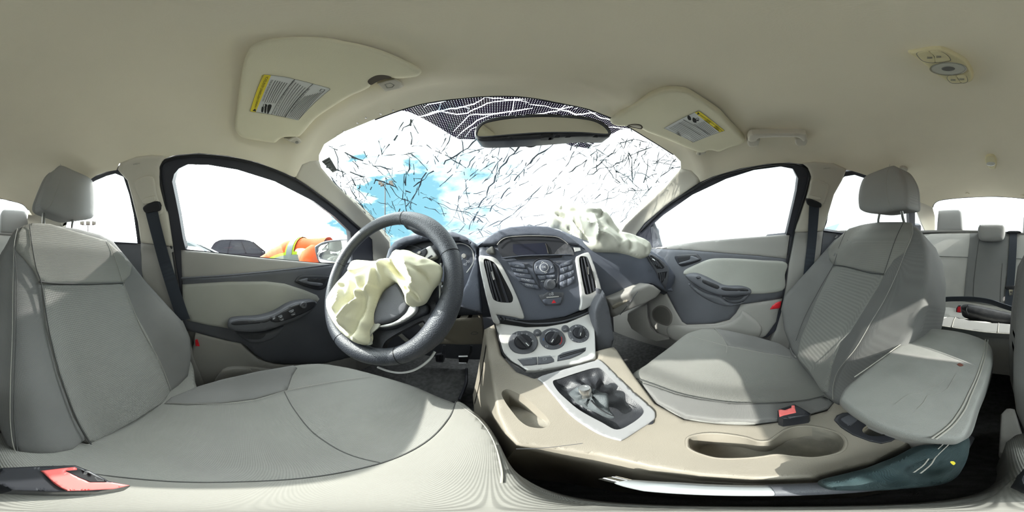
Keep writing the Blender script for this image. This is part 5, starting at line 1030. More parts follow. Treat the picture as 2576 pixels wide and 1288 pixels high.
# passenger airbag
g_pb = plane((.30, .44, .06), (-.45, -1, .35))
cp_ = creases([(c5((600, 900), (680, 930), (760, 980), (850, 1080)), 6, -.030), (c5((850, 935), (880, 1010), (888, 1095)), 5, .022), (c5((690, 990), (760, 1050), (870, 1100)), 5, -.022), (c5((760, 850), (820, 900), (930, 900), (1030, 970)), 6, .018),
    (c5((640, 860), (700, 900), (800, 880)), 8, -.020), (c5((950, 960), (1040, 1030), (1080, 1100)), 7, -.014), (c5((1040, 1000), (1120, 1080), (1140, 1160)), 6, -.014), (c5((1080, 1020), (1180, 1060), (1270, 1120)), 7, .012), (c5((1150, 1040), (1220, 1120), (1250, 1180)), 5, -.010),
    (c5((800, 960), (830, 1000), (870, 1000)), 4, .014), (c5((560, 870), (580, 930), (640, 980)), 5, .012), (c5((900, 1050), (980, 1080), (1050, 1140)), 5, .012), (c5((720, 940), (740, 1000), (800, 1070)), 4, .014), (c5((930, 860), (925, 920), (890, 960)), 4, -.01)])
bag2 = c5((540, 905), (558, 862), (600, 828), (650, 800), (690, 795), (760, 822), (850, 835), (930, 850), (990, 910), (1035, 965), (1080, 1008), (1150, 1030), (1220, 1058), (1275, 1095), (1290, 1135), (1268, 1182), (1215, 1198), (1130, 1172), (1050, 1155), (950, 1152), (870, 1148), (800, 1110), (755, 1080), (720, 1040), (640, 990), (580, 975), (550, 945))
def h2(V2, ds_, P): return .055 * np.sqrt(np.clip(ds_ / 38, 0, 1)) - .012 + cp_(V2) * np.clip(ds_ / 10, 0, 1) + .0007 * np.sin(V2[:, 0] / 4 - V2[:, 1] / 8) * np.sin(V2[:, 1] / 5)
ab2 = empty('passenger_airbag', (.3, .45, .05), 'crumpled white airbag lying on top of the dashboard on the passenger side', 'airbag', 'deployed airbags')
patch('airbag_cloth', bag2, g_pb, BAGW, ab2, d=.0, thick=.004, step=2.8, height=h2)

# ================================================================== PEDALS, MIRROR, VISORS, OVERHEAD
g_ped = plane((0, .66, -.5), (0, -1, .35))
pe = tag(empty('brake_pedal', (-.21, .66, -.5), None, None), 'steel edged brake pedal, the right one of the two pedals in view', 'pedal', 'pedals')
h5 = cf(1040, 760, 3.788)
patch('pedal_pad', h5((432, 518), (518, 516), (522, 548), (506, 592), (434, 590), (428, 548)), g_ped, BLACK, pe, thick=.02, step=6, sm=False, rim=3)
for a, b in (((432, 518), (518, 516)), ((434, 578), (506, 580))): line('steel_edge', h5(a, b), g_ped, .0045, STEEL, pe, d=.001, sm=0)
line('pedal_arm', h5((512, 516), (540, 480), (552, 415)), g_ped, .007, DARK2, pe, d=-.02)
pe = tag(empty('clutch_pedal', (-.3, .66, -.5), None, None), 'ribbed black clutch pedal, the left one of the two pedals in view', 'pedal', 'pedals')
patch('pedal_pad', h5((204, 500), (290, 490), (286, 540), (275, 580), (215, 575), (204, 540)), g_ped, DARK, pe, thick=.02, step=6, sm=False, rim=3)
for k in range(5): line('rib', h5((215 + k * 15, 505), (220 + k * 13, 565)), g_ped, .0022, BLACK, pe, d=.002, sm=0)
line('pedal_arm', h5((285, 490), (290, 450), (295, 410)), g_ped, .008, DARK, pe, d=-.01)
g_mat = plane((0, .4, -.62), (0, -.25, 1))
mt = tag(patch('floor_mat', h5((-60, 610), (500, 632), (505, 700), (500, 780), (440, 930), (380, 990), (-100, 900)), g_mat, CARPET, None, thick=.012, step=14, sm=False, rim=6), 'black carpet mat in the driver footwell with a bound edge', 'floor mat')
line('bound_edge', h5((505, 632), (506, 700), (500, 780), (440, 930)), g_mat, .006, DARK2, mt, d=.002)
# rear view mirror
mg_ = plane((-.02, .285, .29), (-.2, -.95, -.12))
rm = empty('rear_view_mirror', (0, .29, .3), 'black framed rear view mirror reflecting the headliner', 'mirror')
patch('mirror_housing', c5((32, 330), (42, 280), (90, 235), (200, 200), (400, 181), (600, 180), (800, 195), (920, 225), (985, 268), (1008, 310), (1002, 335), (975, 346), (800, 338), (600, 348), (400, 360), (200, 370), (80, 371), (42, 352)), mg_, DARK2, rm, thick=.03, step=10, rim=5, rimdepth=.008)
gl__ = c5((52, 322), (75, 276), (130, 242), (300, 213), (500, 202), (700, 208), (860, 228), (940, 262), (982, 302), (978, 328), (900, 326), (750, 317), (500, 320), (300, 333), (120, 348), (62, 345))
patch('mirror_glass', gl__, mg_, MIRR, rm, d=.0012, thick=.001, step=40)
line('bezel_bead', gl__, mg_, .0018, DARK, rm, d=.002, sm=4, closed=True)
patch('day_night_tab', c5((500, 320), (598, 318), (602, 345), (508, 348)), mg_, BLACK, rm, d=.004, thick=.01, step=8, sm=False, rim=3)
P = pt(*c5((470, 355))[0], off(mg_, -.02))[0]; Q = pt(*c5((430, 372))[0], off(g_shell, .0))[0]
v, f = tube([P, P.lerp(Q, .5) + Vector((0, 0, -.01)), Q], [.014, .010, .016], 14, 4); link('mirror_stalk', mesh('m', v, f), DARK2, rm)
v, f = lathe(Q, Q - P, [(.022, -.004), (.024, .0), (.012, .006)], 22); link('mount_button', mesh('m', v, f), BLACK, rm)
v, f = tube([Q, Q + Vector((.03, -.01, .015)), Q + Vector((.05, .01, .03)), Q + Vector((.04, .02, .045))], .002, 6, 5); link('mirror_wire', mesh('m', v, f), BLACK, rm)
# sun visors
def printed(e, o, g, d, rows, name='printed_text'):
    for a, b in rows: line(name, o(a, b), g, .00035, INK, e, d=d, sm=0, seg=4)
vL = cv((285, 205), (400, 158), (560, 136), (750, 128), (900, 132), (1050, 150), (1160, 175), (1300, 202), (1450, 243), (1600, 298), (1750, 368), (1870, 430), (1898, 468), (1860, 505), (1780, 520), (1700, 528), (1640, 528), (1600, 516), (1540, 528), (1470, 553), (1415, 585), (1400, 612), (1330, 650), (1230, 692), (1130, 750), (1000, 832), (900, 902), (830, 975), (770, 1045), (720, 1084), (640, 1086), (580, 1090), (540, 1110), (505, 1137), (470, 1140), (380, 1126), (280, 1112), (200, 1094), (150, 1060), (118, 1010), (114, 950), (140, 760), (165, 560), (195, 370), (240, 260))
v1 = empty('sun_visor', (-.35, .12, .37), 'large sun visor above the driver door with its yellow and white warning label', 'sun visor', 'sun visors')
VIS = mat('visor_vinyl', (.70, .66, .50, 1), .65, bump=.2, bscale=800, mottle=.05)
patch('visor_panel', vL, g_shell, VIS, v1, d=.024, thick=.016, step=10, rim=9, rimdepth=.009)
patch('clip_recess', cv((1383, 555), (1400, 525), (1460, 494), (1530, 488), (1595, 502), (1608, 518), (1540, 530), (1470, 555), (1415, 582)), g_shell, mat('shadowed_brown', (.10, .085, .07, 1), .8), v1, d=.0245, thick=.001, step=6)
ck = patch('visor_clip', cv((1475, 572), (1560, 545), (1640, 530), (1695, 555), (1726, 598), (1690, 618), (1560, 648), (1540, 638)), g_shell, PILL, v1, d=.020, thick=.012, step=6, sm=False, rim=3, rimdepth=.002)
line('clip_window', cv((1548, 578), (1600, 565), (1635, 585), (1618, 605), (1570, 612)), g_shell, .0008, INKG, ck, d=.0205, sm=0, closed=True)
pv = patch('pivot_base', cv((585, 1092), (640, 1088), (700, 1080), (740, 1105), (752, 1130), (730, 1148), (690, 1145), (630, 1120)), g_shell, PILL, v1, d=.014, thick=.012, step=6, rim=3)
line('pivot_arm', cv((640, 1112), (665, 1095), (700, 1085)), g_shell, .004, PILL, pv, d=.020); disc('pivot_screw', cv((708, 1128))[0], g_shell, 3.2, [(1, 0), (1, .4), (.01, .5)], INKG, pv, d=.014)
lb = patch('warning_label', cv((462, 490), (600, 508), (690, 530), (860, 572), (1020, 616), (1024, 628), (930, 705), (840, 790), (725, 916), (712, 920), (590, 890), (465, 865), (315, 843)), g_shell, PAPER, v1, d=.0248, thick=.0008, step=14, sm=False)
patch('yellow_strip', cv((392, 484), (462, 490), (315, 843), (270, 838), (260, 828), (375, 492)), g_shell, YEL, lb, d=.0250, thick=.0009, step=14, sm=False)
text('WARNING/ AVERTISSEMENT/ ADVERTENCIA', cv((322, 800))[0], cv((440, 505))[0], g_shell, INK, lb, d=.0253, hfac=1.1)
patch('warning_triangle', cv((283, 828), (318, 836), (312, 806)), g_shell, INK, lb, d=.0253, thick=.0002, step=5, sm=False)
text('EVEN WITH ADVANCED AIR BAGS', cv((392, 738))[0], cv((484, 535))[0], g_shell, INK, lb, d=.0253)
text('MÊME AVEC DES SACS GONFLABLES PERFECTIONNÉS', cv((500, 860))[0], cv((690, 545))[0], g_shell, INK, lb, d=.0253)
line('label_border', cv((392, 484), (462, 490), (600, 508), (690, 530), (860, 572), (1020, 616), (1024, 628), (930, 705), (840, 790), (722, 918), (590, 890), (465, 865), (315, 843), (262, 834)), g_shell, .0004, INKG, lb, d=.0253, sm=0, closed=True)
text('AUN CON LAS NUEVAS BOLSAS DE AIRE', cv((655, 845))[0], cv((835, 618))[0], g_shell, INK, lb, d=.0253)
line('divider', cv((466, 864), (690, 530)), g_shell, .0004, INK, lb, d=.0253, sm=0); line('divider', cv((592, 890), (860, 574)), g_shell, .0004, INK, lb, d=.0253, sm=0)
printed(lb, cv, g_shell, .0253, [((402 + k * 19, 752 + k * 1), (505 + k * 22, 540 + k * 5)) for k in range(6)] + [((512 + k * 17, 872 + k * 4), (700 + k * 22, 560 + k * 12)) for k in range(6)] + [((620 + k * 15, 886 + k * 4), (790 + k * 24, 690 - k * 6)) for k in range(8)])
for a in (((368, 835), (376, 790), (392, 800), (384, 842)), ((398, 840), (405, 770), (420, 780), (414, 845)), ((425, 848), (432, 775), (468, 778), (440, 850))): patch('seat_pictogram', cv(*a), g_shell, INK, lb, d=.0252, thick=.0002, step=5, sm=True)
line('pictogram_ring', cv((388, 772), (400, 765), (418, 768), (422, 785), (405, 795), (390, 788)), g_shell, .0005, INK, lb, d=.0253, closed=True)
line('corner_mark', cv((925, 640), (940, 622), (975, 628), (960, 650)), g_shell, .0005, INK, lb, d=.0253, sm=0, closed=True)
vR = d2((75, 302), (150, 238), (300, 142), (400, 96), (490, 77), (570, 80), (630, 95), (720, 152), (850, 242), (905, 302), (960, 362), (1010, 410), (1036, 440), (1025, 472), (990, 490), (930, 505), (875, 528), (840, 538), (800, 530), (762, 530), (735, 543), (690, 540), (560, 490), (430, 436), (330, 400), (285, 376), (250, 360), (200, 347), (165, 352), (110, 350), (75, 342), (58, 325))
v2 = empty('sun_visor', (.35, .12, .37), 'sun visor on the passenger side beside the rear view mirror, label turned the other way', 'sun visor', 'sun visors')
patch('visor_panel', vR, g_shell, VIS, v2, d=.024, thick=.016, step=9, rim=8, rimdepth=.010)
patch('clip_recess', d2((172, 340), (215, 328), (265, 332), (284, 350), (272, 366), (230, 358), (190, 350)), g_shell, bpy.data.materials['shadowed_brown'], v2, d=.0245, thick=.001, step=5)
patch('visor_clip', d2((185, 340), (225, 334), (265, 342), (276, 356), (262, 362), (215, 352)), g_shell, PILL, v2, d=.027, thick=.004, step=5, rim=2)
pv = patch('pivot_base', d2((678, 545), (700, 532), (750, 535), (738, 552), (700, 562), (680, 556)), g_shell, PILL, v2, d=.014, thick=.012, step=5, rim=2); disc('pivot_screw', d2((703, 548))[0], g_shell, 2.4, [(1, 0), (1, .4), (.01, .5)], INKG, pv, d=.0145)
lb = patch('warning_label', d2((440, 360), (665, 243), (850, 388), (658, 463)), g_shell, PAPER, v2, d=.0248, thick=.0008, step=12, sm=False)
patch('yellow_strip', d2((665, 243), (703, 235), (887, 378), (850, 389)), g_shell, YEL, lb, d=.0250, thick=.0009, step=12, sm=False)
line('label_border', d2((440, 360), (665, 243), (703, 235), (887, 378), (850, 389), (658, 463)), g_shell, .0004, INKG, lb, d=.0253, sm=0, closed=True)
text('AUN CON LAS NUEVAS BOLSAS DE AIRE', d2((545, 320))[0], d2((706, 412))[0], g_shell, INK, lb, d=.0253)
text('WARNING/ AVERTISSEMENT/ ADVERTENCIA', d2((700, 262))[0], d2((868, 384))[0], g_shell, INK, lb, d=.0253, hfac=1.0)
patch('warning_triangle', d2((682, 258), (704, 256), (692, 240)), g_shell, INK, lb, d=.0253, thick=.0002, step=5, sm=False)
for a in (((612, 280), (618, 264), (635, 275), (640, 298), (622, 298)), ((650, 300), (654, 280), (672, 290), (680, 316), (660, 316)), ((676, 300), (690, 296), (696, 306))): patch('seat_pictogram', d2(*a), g_shell, INK, lb, d=.0252, thick=.0002, step=4, sm=True)
line('pictogram_ring', d2((676, 290), (690, 284), (697, 294), (690, 305), (678, 303)), g_shell, .0005, INK, lb, d=.0253, closed=True)
text('EVEN WITH ADVANCED AIR BAGS', d2((735, 305))[0], d2((838, 380))[0], g_shell, INK, lb, d=.0253)
printed(lb, d2, g_shell, .0253, [((728 - k * 13, 312 + k * 3), (826 - k * 11, 386 + k * 5)) for k in range(6)] + [((585 - k * 12, 302 + k * 6), (770 - k * 13, 410 + k * 6)) for k in range(10)])
text('MÊME AVEC DES SACS GONFLABLES PERFECTIONNÉS', d2((578, 298))[0], d2((780, 408))[0], g_shell, INK, lb, d=.0253)
# grab handle, coat hook, overhead console, dome lamp
gh = empty('grab_handle', (.5, -.1, .38), 'pale roof grab handle above the passenger door', 'grab handle')
patch('grip_bar', d2((1060, 450), (1066, 420), (1085, 406), (1115, 401), (1300, 398), (1465, 401), (1488, 415), (1492, 450), (1470, 462), (1440, 440), (1400, 432), (1280, 432), (1150, 438), (1120, 460), (1080, 465)), g_shell, PILL, gh, d=.040, thick=.020, step=6, rim=5, rimdepth=.008)
for q in (d2((1060, 450), (1145, 442), (1138, 482), (1128, 495), (1068, 497)), d2((1412, 445), (1492, 442), (1490, 478), (1472, 490), (1418, 488))): patch('handle_foot', q, g_shell, PILL, gh, d=.030, thick=.03, step=5, rim=4, rimdepth=.005)
ch_ = empty('coat_hook', (.5, -.5, .38), 'small pale coat hook on the roof lining behind the passenger headrest', 'hook')
patch('hook_plate', d7((215, 1165), (240, 1155), (270, 1165), (284, 1180), (272, 1196), (240, 1195), (220, 1180)), g_shell, PILL, ch_, d=.012, thick=.012, step=4, rim=3)
oc = empty('overhead_console', (0, -.18, .44), 'pale overhead console with buttons around a clear round lamp', 'overhead console')
OC_ = mat('overhead_plastic', (.66, .60, .38, 1), .4)
patch('console_base', d7((283, 183), (350, 165), (440, 146), (540, 138), (600, 150), (700, 198), (775, 245), (812, 300), (838, 360), (836, 410), (815, 435), (760, 448), (700, 453), (650, 445), (560, 395), (470, 325), (380, 250)), g_shell, OC_, oc, d=.016, thick=.018, step=6, rim=6, rimdepth=.012)
for q, t_ in ((((362, 190), (395, 172), (460, 168), (505, 210), (515, 262), (440, 258), (400, 240)), (470, 220)), (((466, 168), (545, 166), (605, 192), (642, 232), (630, 250), (525, 262), (512, 210)), (548, 212)), (((620, 392), (640, 372), (690, 370), (712, 405), (735, 436), (662, 438), (630, 415)), (670, 410)), (((696, 370), (765, 370), (788, 400), (785, 430), (742, 436), (716, 402)), (745, 403))):
    line('button_gap', d7(*q), g_shell, .0009, INKG, oc, d=.0165, sm=3, closed=True); b_ = patch('lamp_button', d7(*q), g_shell, OC_, oc, d=.0185, thick=.003, step=5, rim=2.5, rimdepth=.0015)
    for k in range(3): line('button_mark', d7((t_[0] - 22, t_[1] - 6 + k * 7), (t_[0] + 20, t_[1] - 4 + k * 5)), g_shell, .0007, INKG, b_, d=.019, sm=0)
ell = lambda cx, cy, rx, ry, n=16: [(cx + rx * math.cos(2 * PI * k / n), cy + ry * math.sin(2 * PI * k / n)) for k in range(n)]
lm = patch('lamp_lens', d7(*ell(630, 317, 152, 53)), g_shell, mat('frosted_lens', (.48, .48, .42, 1), .2, coat=.5), oc, d=.020, thick=.005, step=5, rim=4, rimdepth=.003)
line('lens_ring', d7(*ell(630, 317, 152, 53)), g_shell, .0016, LENS, lm, d=.019, closed=True); patch('lamp_center', d7(*ell(628, 317, 62, 24)), g_shell, mat('lamp_socket', (.13, .13, .12, 1), .3, coat=.6), lm, d=.0215, thick=.003, step=4, rim=3)
dm = empty('dome_lamp', (-.05, -.69, .44), 'small pale dome lamp on the rear of the headliner', 'lamp')
patch('lamp_base', d7((942, 1095), (950, 1066), (975, 1056), (1005, 1058), (1025, 1072), (1040, 1120), (1033, 1165), (1020, 1174), (985, 1173), (962, 1145), (946, 1120)), g_shell, OC_, dm, d=.012, thick=.016, step=4, rim=3, rimdepth=.005)
patch('lamp_lens', d7(*ell(990, 1130, 38, 17)), g_shell, mat('clear_lens', (.62, .62, .58, 1), .1, coat=1), dm, d=.016, thick=.004, step=3.5, rim=2, rimdepth=.002)
for px_, py_ in ((2434, 487), (2571, 492)): tag(disc('trim_clip', (px_, py_), g_shell, 4.5, [(1, 0), (.9, .5), (.01, .6)], HEAD, None, d=.0005), 'small round headliner clip above the rear window, %s' % ('nearer the passenger side' if px_ < 2500 else 'nearer the driver side'), 'clip', 'headliner clips')
rnd = random.Random(5)
for k, (a, b) in enumerate(c4((640, 178), (542, 206), (430, 235), (367, 273), (258, 338), (212, 370))):
    P, n_ = pt(a, b, off(g_shell, .0025)); v, f = lathe(P, (n_[0] + rnd.uniform(-.4, .4), n_[1], n_[2] + rnd.uniform(-.4, .4)), [(.0028, 0), (.0022, .002), (.0006, .003)], 6)
    tag(link('glass_chip', mesh('g', v, f), CHROME, None, smooth=False), ['topmost glass crumb on the windscreen header, nearest the dotted band', 'glass crumb second from the dotted band on the windscreen header', 'glass crumb third from the dotted band on the windscreen header', 'glass crumb on the header, third up from the pillar', 'glass crumb on the header, second up from the pillar', 'lowest glass crumb on the windscreen header, nearest the driver pillar'][k], 'glass chip', 'glass crumbs along the windscreen header')

# ================================================================== BELTS AND BUCKLES
def belt(name, label, pts, g, d, wd, parent_label, slider):
    e = empty(name, tuple(cast(off(g, d), [pts[0]])[0]), label, 'seat belt', 'front seat belts')
    P = cast(off(g, d), pts); Nn = grad(g, P); v, f = ribbon(P, wd, .0016, Nn, 5); link('webbing', mesh('w', v, f), BELT, e)
    patch('belt_guide', slider, g, BLACK, e, d=d + .006, thick=.012, step=6, rim=3, rimdepth=.004)
    return e
belt('seat_belt', 'dark seat belt hanging beside the driver seat', [(378, 520), (390, 570), (410, 645), (430, 710), (448, 765), (462, 805)], g_shell, .022, .050, '', c1((508, 205), (520, 192), (555, 180), (568, 190), (570, 212), (545, 218), (520, 222)))
belt('seat_belt', 'dark seat belt hanging beside the passenger seat', [(2049, 512), (2046, 560), (2042, 615), (2034, 680), (2022, 760), (2000, 850)], g_shell, .022, .050, '', d2((1492, 885), (1510, 880), (1560, 895), (1600, 915), (1600, 940), (1580, 945), (1520, 935), (1498, 915)))
def buckle(name, label, bodypx, redpx, z, th, rm_, slot=None, nrm=(0, 0, 1), p=(0, 0, 0)):
    g = plane((p[0], p[1], z), nrm); e = empty(name, tuple(cast(g, [bodypx[0]])[0]), label, 'buckle', 'seat belt buckles')
    patch('buckle_body', bodypx, g, DARK2, e, thick=th, step=9, sm=False, rim=4, rimdepth=.004, backdir=nrm)
    patch('release_button', redpx, g, rm_, e, d=.002, thick=.004, step=8, sm=False, rim=3, rimdepth=.0015)
    if slot: patch('tongue_slot', slot, g, BLACK, e, d=.0015, thick=.001, step=8, sm=False)
    return e
buckle('seat_belt_buckle', 'large black buckle with a faded red button beside the driver seat', [(-12, 1215), (0, 1178), (6, 1176), (90, 1172), (190, 1169), (230, 1185), (275, 1209), (330, 1221), (250, 1236), (140, 1238), (30, 1234)], d8((375, 492), (560, 470), (690, 456), (716, 470), (712, 488), (605, 495), (660, 520), (740, 560), (840, 600), (1040, 600), (1200, 628), (1050, 662), (800, 676), (625, 680), (560, 650), (470, 580), (410, 520)), -.30, .07, PINK,
    d8((620, 498), (705, 488), (740, 480), (1000, 592), (840, 596), (740, 556), (660, 518)))
buckle('seat_belt_buckle', 'black buckle with a faded red button on the passenger seat edge', d4((1003, 640), (1012, 628), (1100, 600), (1118, 598), (1215, 655), (1205, 668), (1120, 682), (1040, 694), (1010, 682)), d4((1010, 634), (1025, 632), (1050, 636), (1092, 620), (1094, 606), (1112, 606), (1122, 652), (1016, 676)), -.33, .05, PINK, d4((1028, 628), (1090, 608), (1090, 618), (1050, 632)))
buckle('seat_belt_buckle', 'small black buckle with a red button on the rear cushion', e8((470, 1012), (472, 970), (490, 940), (518, 938), (520, 1008)), e8((482, 1005), (482, 975), (492, 952), (514, 950), (516, 1003)), -.30, .04, RED, nrm=(.2, 1, .4), p=(0, -.86, 0))
rb = empty('rear_centre_belt', (-.1, -1.0, -.05), 'dark lap and shoulder belt down the rear centre seatback', 'seat belt')
P = cast(off(g_rb, .010), e8((1022, 232), (1015, 400), (1000, 620), (985, 800), (975, 960))); v, f = ribbon(P, .050, .002, grad(g_rb, P), 4); link('webbing', mesh('w', v, f), BELT, rb)
patch('belt_guide', e8((960, 245), (968, 230), (1000, 226), (1075, 228), (1088, 245)), g_rb, DARK2, rb, d=.02, thick=.02, step=5, rim=2)
tp = patch('tongue_plate', e8((940, 772), (955, 755), (1035, 752), (1046, 768), (1020, 790), (965, 790)), g_rb, BLACK, rb, d=.014, thick=.006, step=5, rim=2)
patch('steel_tongue', e8((976, 790), (1016, 790), (1012, 842), (982, 845)), g_rb, CHROME, tp, d=.013, thick=.003, step=5, sm=False)
patch('tongue_hole', e8((988, 808), (1004, 808), (1003, 818), (989, 818)), g_rb, BLACK, tp, d=.0135, thick=.001, step=5, sm=False)
g_obj = plane((0, -.72, -.27), (0, .75, 1))
ob_ = empty('padded_case', (-.05, -.7, -.3), 'worn black padded case lying on the rear bench behind the driver seat', 'case')
def hc(V2, d_, P): return .02 * np.sqrt(np.clip(d_ / 9, 0, 1))
patch('case_body', e8((520, 985), (524, 950), (545, 935), (600, 932), (700, 948), (850, 982), (1020, 1018), (1200, 1050), (1200, 1120), (1020, 1108), (900, 1100), (760, 1082), (620, 1040), (545, 1012)), g_obj, mat('scuffed_black_leather', (.016, .017, .02, 1), .4, bump=.5, bscale=300, mottle=.5, mscale=40, col2=(.03, .03, .032, 1), spec=.45), ob_, d=.01, thick=.03, step=5, height=hc, rim=4, rimdepth=.01)
line('case_seam', e8((585, 935), (572, 985), (590, 1028)), g_obj, .002, BLACK, ob_, d=.032)
g_str = plane((0, -.80, -.25), (0, .8, .7))
ls = tag(line('loose_strap', e8((60, 1010), (140, 962), (240, 915), (340, 886), (480, 878), (650, 882), (800, 905), (920, 945), (1050, 985), (1200, 1010)), g_str, .016, BELT, None, d=0, flat=(.25, 1)), 'loose black strap looped across the rear bench cushion', 'strap')
# ================================================================== OUTSIDE (level with the horizon; the car itself leans 3 degrees)
_cy, _sy = math.cos(ROLL), math.sin(ROLL)
def T(v): v = np.asarray([tuple(p) for p in v], float); return np.stack([v[:, 0] * _cy + v[:, 2] * _sy + CAMX, v[:, 1], -v[:, 0] * _sy + v[:, 2] * _cy], 1)
def AZ(px, hd, z=0): a = math.radians((px - 1288) * 360 / 2576 + 7.5); return (hd * math.sin(a), hd * math.cos(a), z)
def TP(p): return tuple(T([p])[0])
def eobj(name, vf, m, parent=None, **k): return link(name, mesh(name, T(vf[0]), vf[1]), m, parent, **k)
gr = eobj('ground', box((0, 0, -1.02), (400, 400, .12)), mat('gravel_lot', (.30, .285, .26, 1), 1, bump=1, bscale=30, mottle=.3, mscale=3), smooth=False); tag(gr, 'pale gravel storage lot around the car', 'ground', kind='structure')
def car(name, label, y0, xs, prof, cab, paint, glass, W_=1.8, sill=.95, tall=1.0):
    """side profile extruded; long axis y, front to +y, near side towards the viewer"""
    e = empty(name, TP((xs, y0, -.9)), label, 'car', 'vehicles parked outside'); Z = -.96
    def ext(p, x0, x1, inset=0, zt=None):
        n = len(p); v = [(x0, y0 + a, Z + b) for a, b in p] + [(x1, y0 + a, Z + b) for a, b in p]; f = [tuple(range(n)), tuple(range(2 * n - 1, n - 1, -1))] + [(i, i + n, (i + 1) % n + n, (i + 1) % n) for i in range(n)]; return v, f
    xa, xb = xs - W_ / 2, xs + W_ / 2
    bm_ = ext(prof, xa, xb); bm = bmesh.new(); vs = [bm.verts.new(tuple(p)) for p in bm_[0]]; [bm.faces.new([vs[i] for i in q]) for q in bm_[1]]
    bmesh.ops.recalc_face_normals(bm, faces=bm.faces[:]); bmesh.ops.bevel(bm, geom=bm.edges[:], offset=.06, segments=2, affect='EDGES'); bm.verts.index_update()
    eobj('body', ([q.co[:] for q in bm.verts], [[q.index for q in p.verts] for p in bm.faces]), paint, e); bm.free()
    # cabin tapers inwards to the roof
    zb, zt = min(b for a, b in cab), max(b for a, b in cab); n = len(cab); v = []
    for sgn in (-1, 1):
        for a, b in cab: v.append((xs + sgn * (W_ / 2 - .06 - .20 * (b - zb) / (zt - zb)), y0 + a, Z + b))
    f = [tuple(range(n)), tuple(range(2 * n - 1, n - 1, -1))] + [(i, i + n, (i + 1) % n + n, (i + 1) % n) for i in range(n)]
    bm = bmesh.new(); vs = [bm.verts.new(p) for p in v]; [bm.faces.new([vs[i] for i in q]) for q in f]; bmesh.ops.recalc_face_normals(bm, faces=bm.faces[:]); bmesh.ops.bevel(bm, geom=bm.edges[:], offset=.05, segments=2, affect='EDGES'); bm.verts.index_update()
    eobj('cabin', ([q.co[:] for q in bm.verts], [[q.index for q in p.verts] for p in bm.faces]), paint, e); bm.free()
    # window panes on both sides, windscreen, rear screen
    ya, yb = cab[0][0], cab[-1][0]; top = [c for c in cab if c[1] > zt - .12]; ta, tb = top[0][0], top[-1][0]
    for sgn in (-1, 1):
        def X_(b): return xs + sgn * (W_ / 2 - .045 - .20 * (b - zb) / (zt - zb))
        lo, hi = zb + .04, zt - .10; k = 3
        for i in range(k):
            f0, f1 = i / k + .015, (i + 1) / k - .015
            a0, a1 = ya + .14 + (yb - ya - .30) * f0, ya + .14 + (yb - ya - .30) * f1; b0, b1 = ta + (tb - ta) * f0, ta + (tb - ta) * f1
            q = [(X_(lo), y0 + a0, Z + lo), (X_(lo), y0 + a1, Z + lo), (X_(hi), y0 + b1, Z + hi), (X_(hi), y0 + b0, Z + hi)]; q2 = [(p[0] + sgn * .008, p[1], p[2]) for p in q]
            eobj('side_pane', (q + q2, [(0, 1, 2, 3), (7, 6, 5, 4), (0, 4, 5, 1), (1, 5, 6, 2), (2, 6, 7, 3), (3, 7, 4, 0)]), glass, e, smooth=False)
    for (a, b), (c, d_), nm in ((cab[-1], top[-1], 'windscreen'), (cab[0], top[0], 'rear_screen')):
        s = 1 if nm == 'windscreen' else -1
        q = []
        for (yy, zz), ins in (((a + (c - a) * .08, b + (d_ - b) * .08), .16), ((a + (c - a) * .92, b + (d_ - b) * .92), .30)):
            q += [(xs - W_ / 2 + ins, y0 + yy + s * .03, Z + zz + .02), (xs + W_ / 2 - ins, y0 + yy + s * .03, Z + zz + .02)]
        q2 = [(p[0], p[1] + s * .01, p[2] + .01) for p in q]; eobj(nm, (q + q2, [(0, 1, 3, 2), (6, 7, 5, 4), (0, 4, 5, 1), (1, 5, 7, 3), (3, 7, 6, 2), (2, 6, 4, 0)]), glass, e, smooth=False)
    Lc = max(a for a, b in prof)
    for yy in (.19 * Lc, .81 * Lc):
        for sgn in (-1, 1):
            w1 = eobj('wheel', lathe((xs + sgn * (W_ / 2 - .20), y0 + yy, Z + .33), (sgn, 0, 0), [(.20, 0), (.33, .01), (.34, .05), (.34, .17), (.32, .21), (.22, .215)], 24), BLACK, e); w1.name = 'wheel'
            eobj('wheel_hub', lathe((xs + sgn * (W_ / 2 + .0), y0 + yy, Z + .33), (sgn, 0, 0), [(.21, 0), (.20, .02), (.06, .03), (.01, .03)], 16), STEEL, e)
    for sgn in (-1, 1):
        eobj('headlight', box((xs + sgn * (W_ / 2 - .25), y0 + Lc - .02, Z + sill * .72), (.32, .06, .14), bev=.03), CHROME, e); eobj('tail_light', box((xs + sgn * (W_ / 2 - .18), y0 + .01, Z + sill * .85), (.22, .06, .18), bev=.03), RED, e)
        eobj('door_mirror', box((xs + sgn * (W_ / 2 + .08), y0 + cab[-1][0] - .25, Z + sill + .08), (.20, .10, .14), bev=.04), paint, e)
    return e
DG = mat('tinted_car_glass', (.045, .045, .055, 1), .5, spec=.15); LG = mat('pale_car_glass', (.14, .18, .19, 1), .4, spec=.3)
SUVP = mat('dark_car_paint', (.03, .026, .036, 1), .5); WHP = mat('white_car_paint', (.36, .37, .38, 1), .4)
car('suv', 'dark people carrier parked beyond the driver side window', -1.55, -9.6, [(0, .35), (0, 1.0), (.05, 1.08), (3.2, 1.12), (4.1, 1.02), (4.45, .8), (4.5, .35)], [(.05, 1.05), (.42, 1.70), (.75, 1.86), (2.0, 1.88), (2.45, 1.80), (3.3, 1.10)], SUVP, DG, 1.85, 1.05)
car('parked_car', 'white saloon car parked close, its windscreen at the rear edge of the driver window', -3.55, -5.6, [(0, .3), (0, .85), (.1, .98), (2.9, 1.0), (4.0, .92), (4.4, .7), (4.4, .3)], [(.5, .97), (1.1, 1.38), (1.5, 1.45), (1.95, 1.46), (2.15, 1.42), (3.05, .98)], WHP, LG, 1.78, .95)
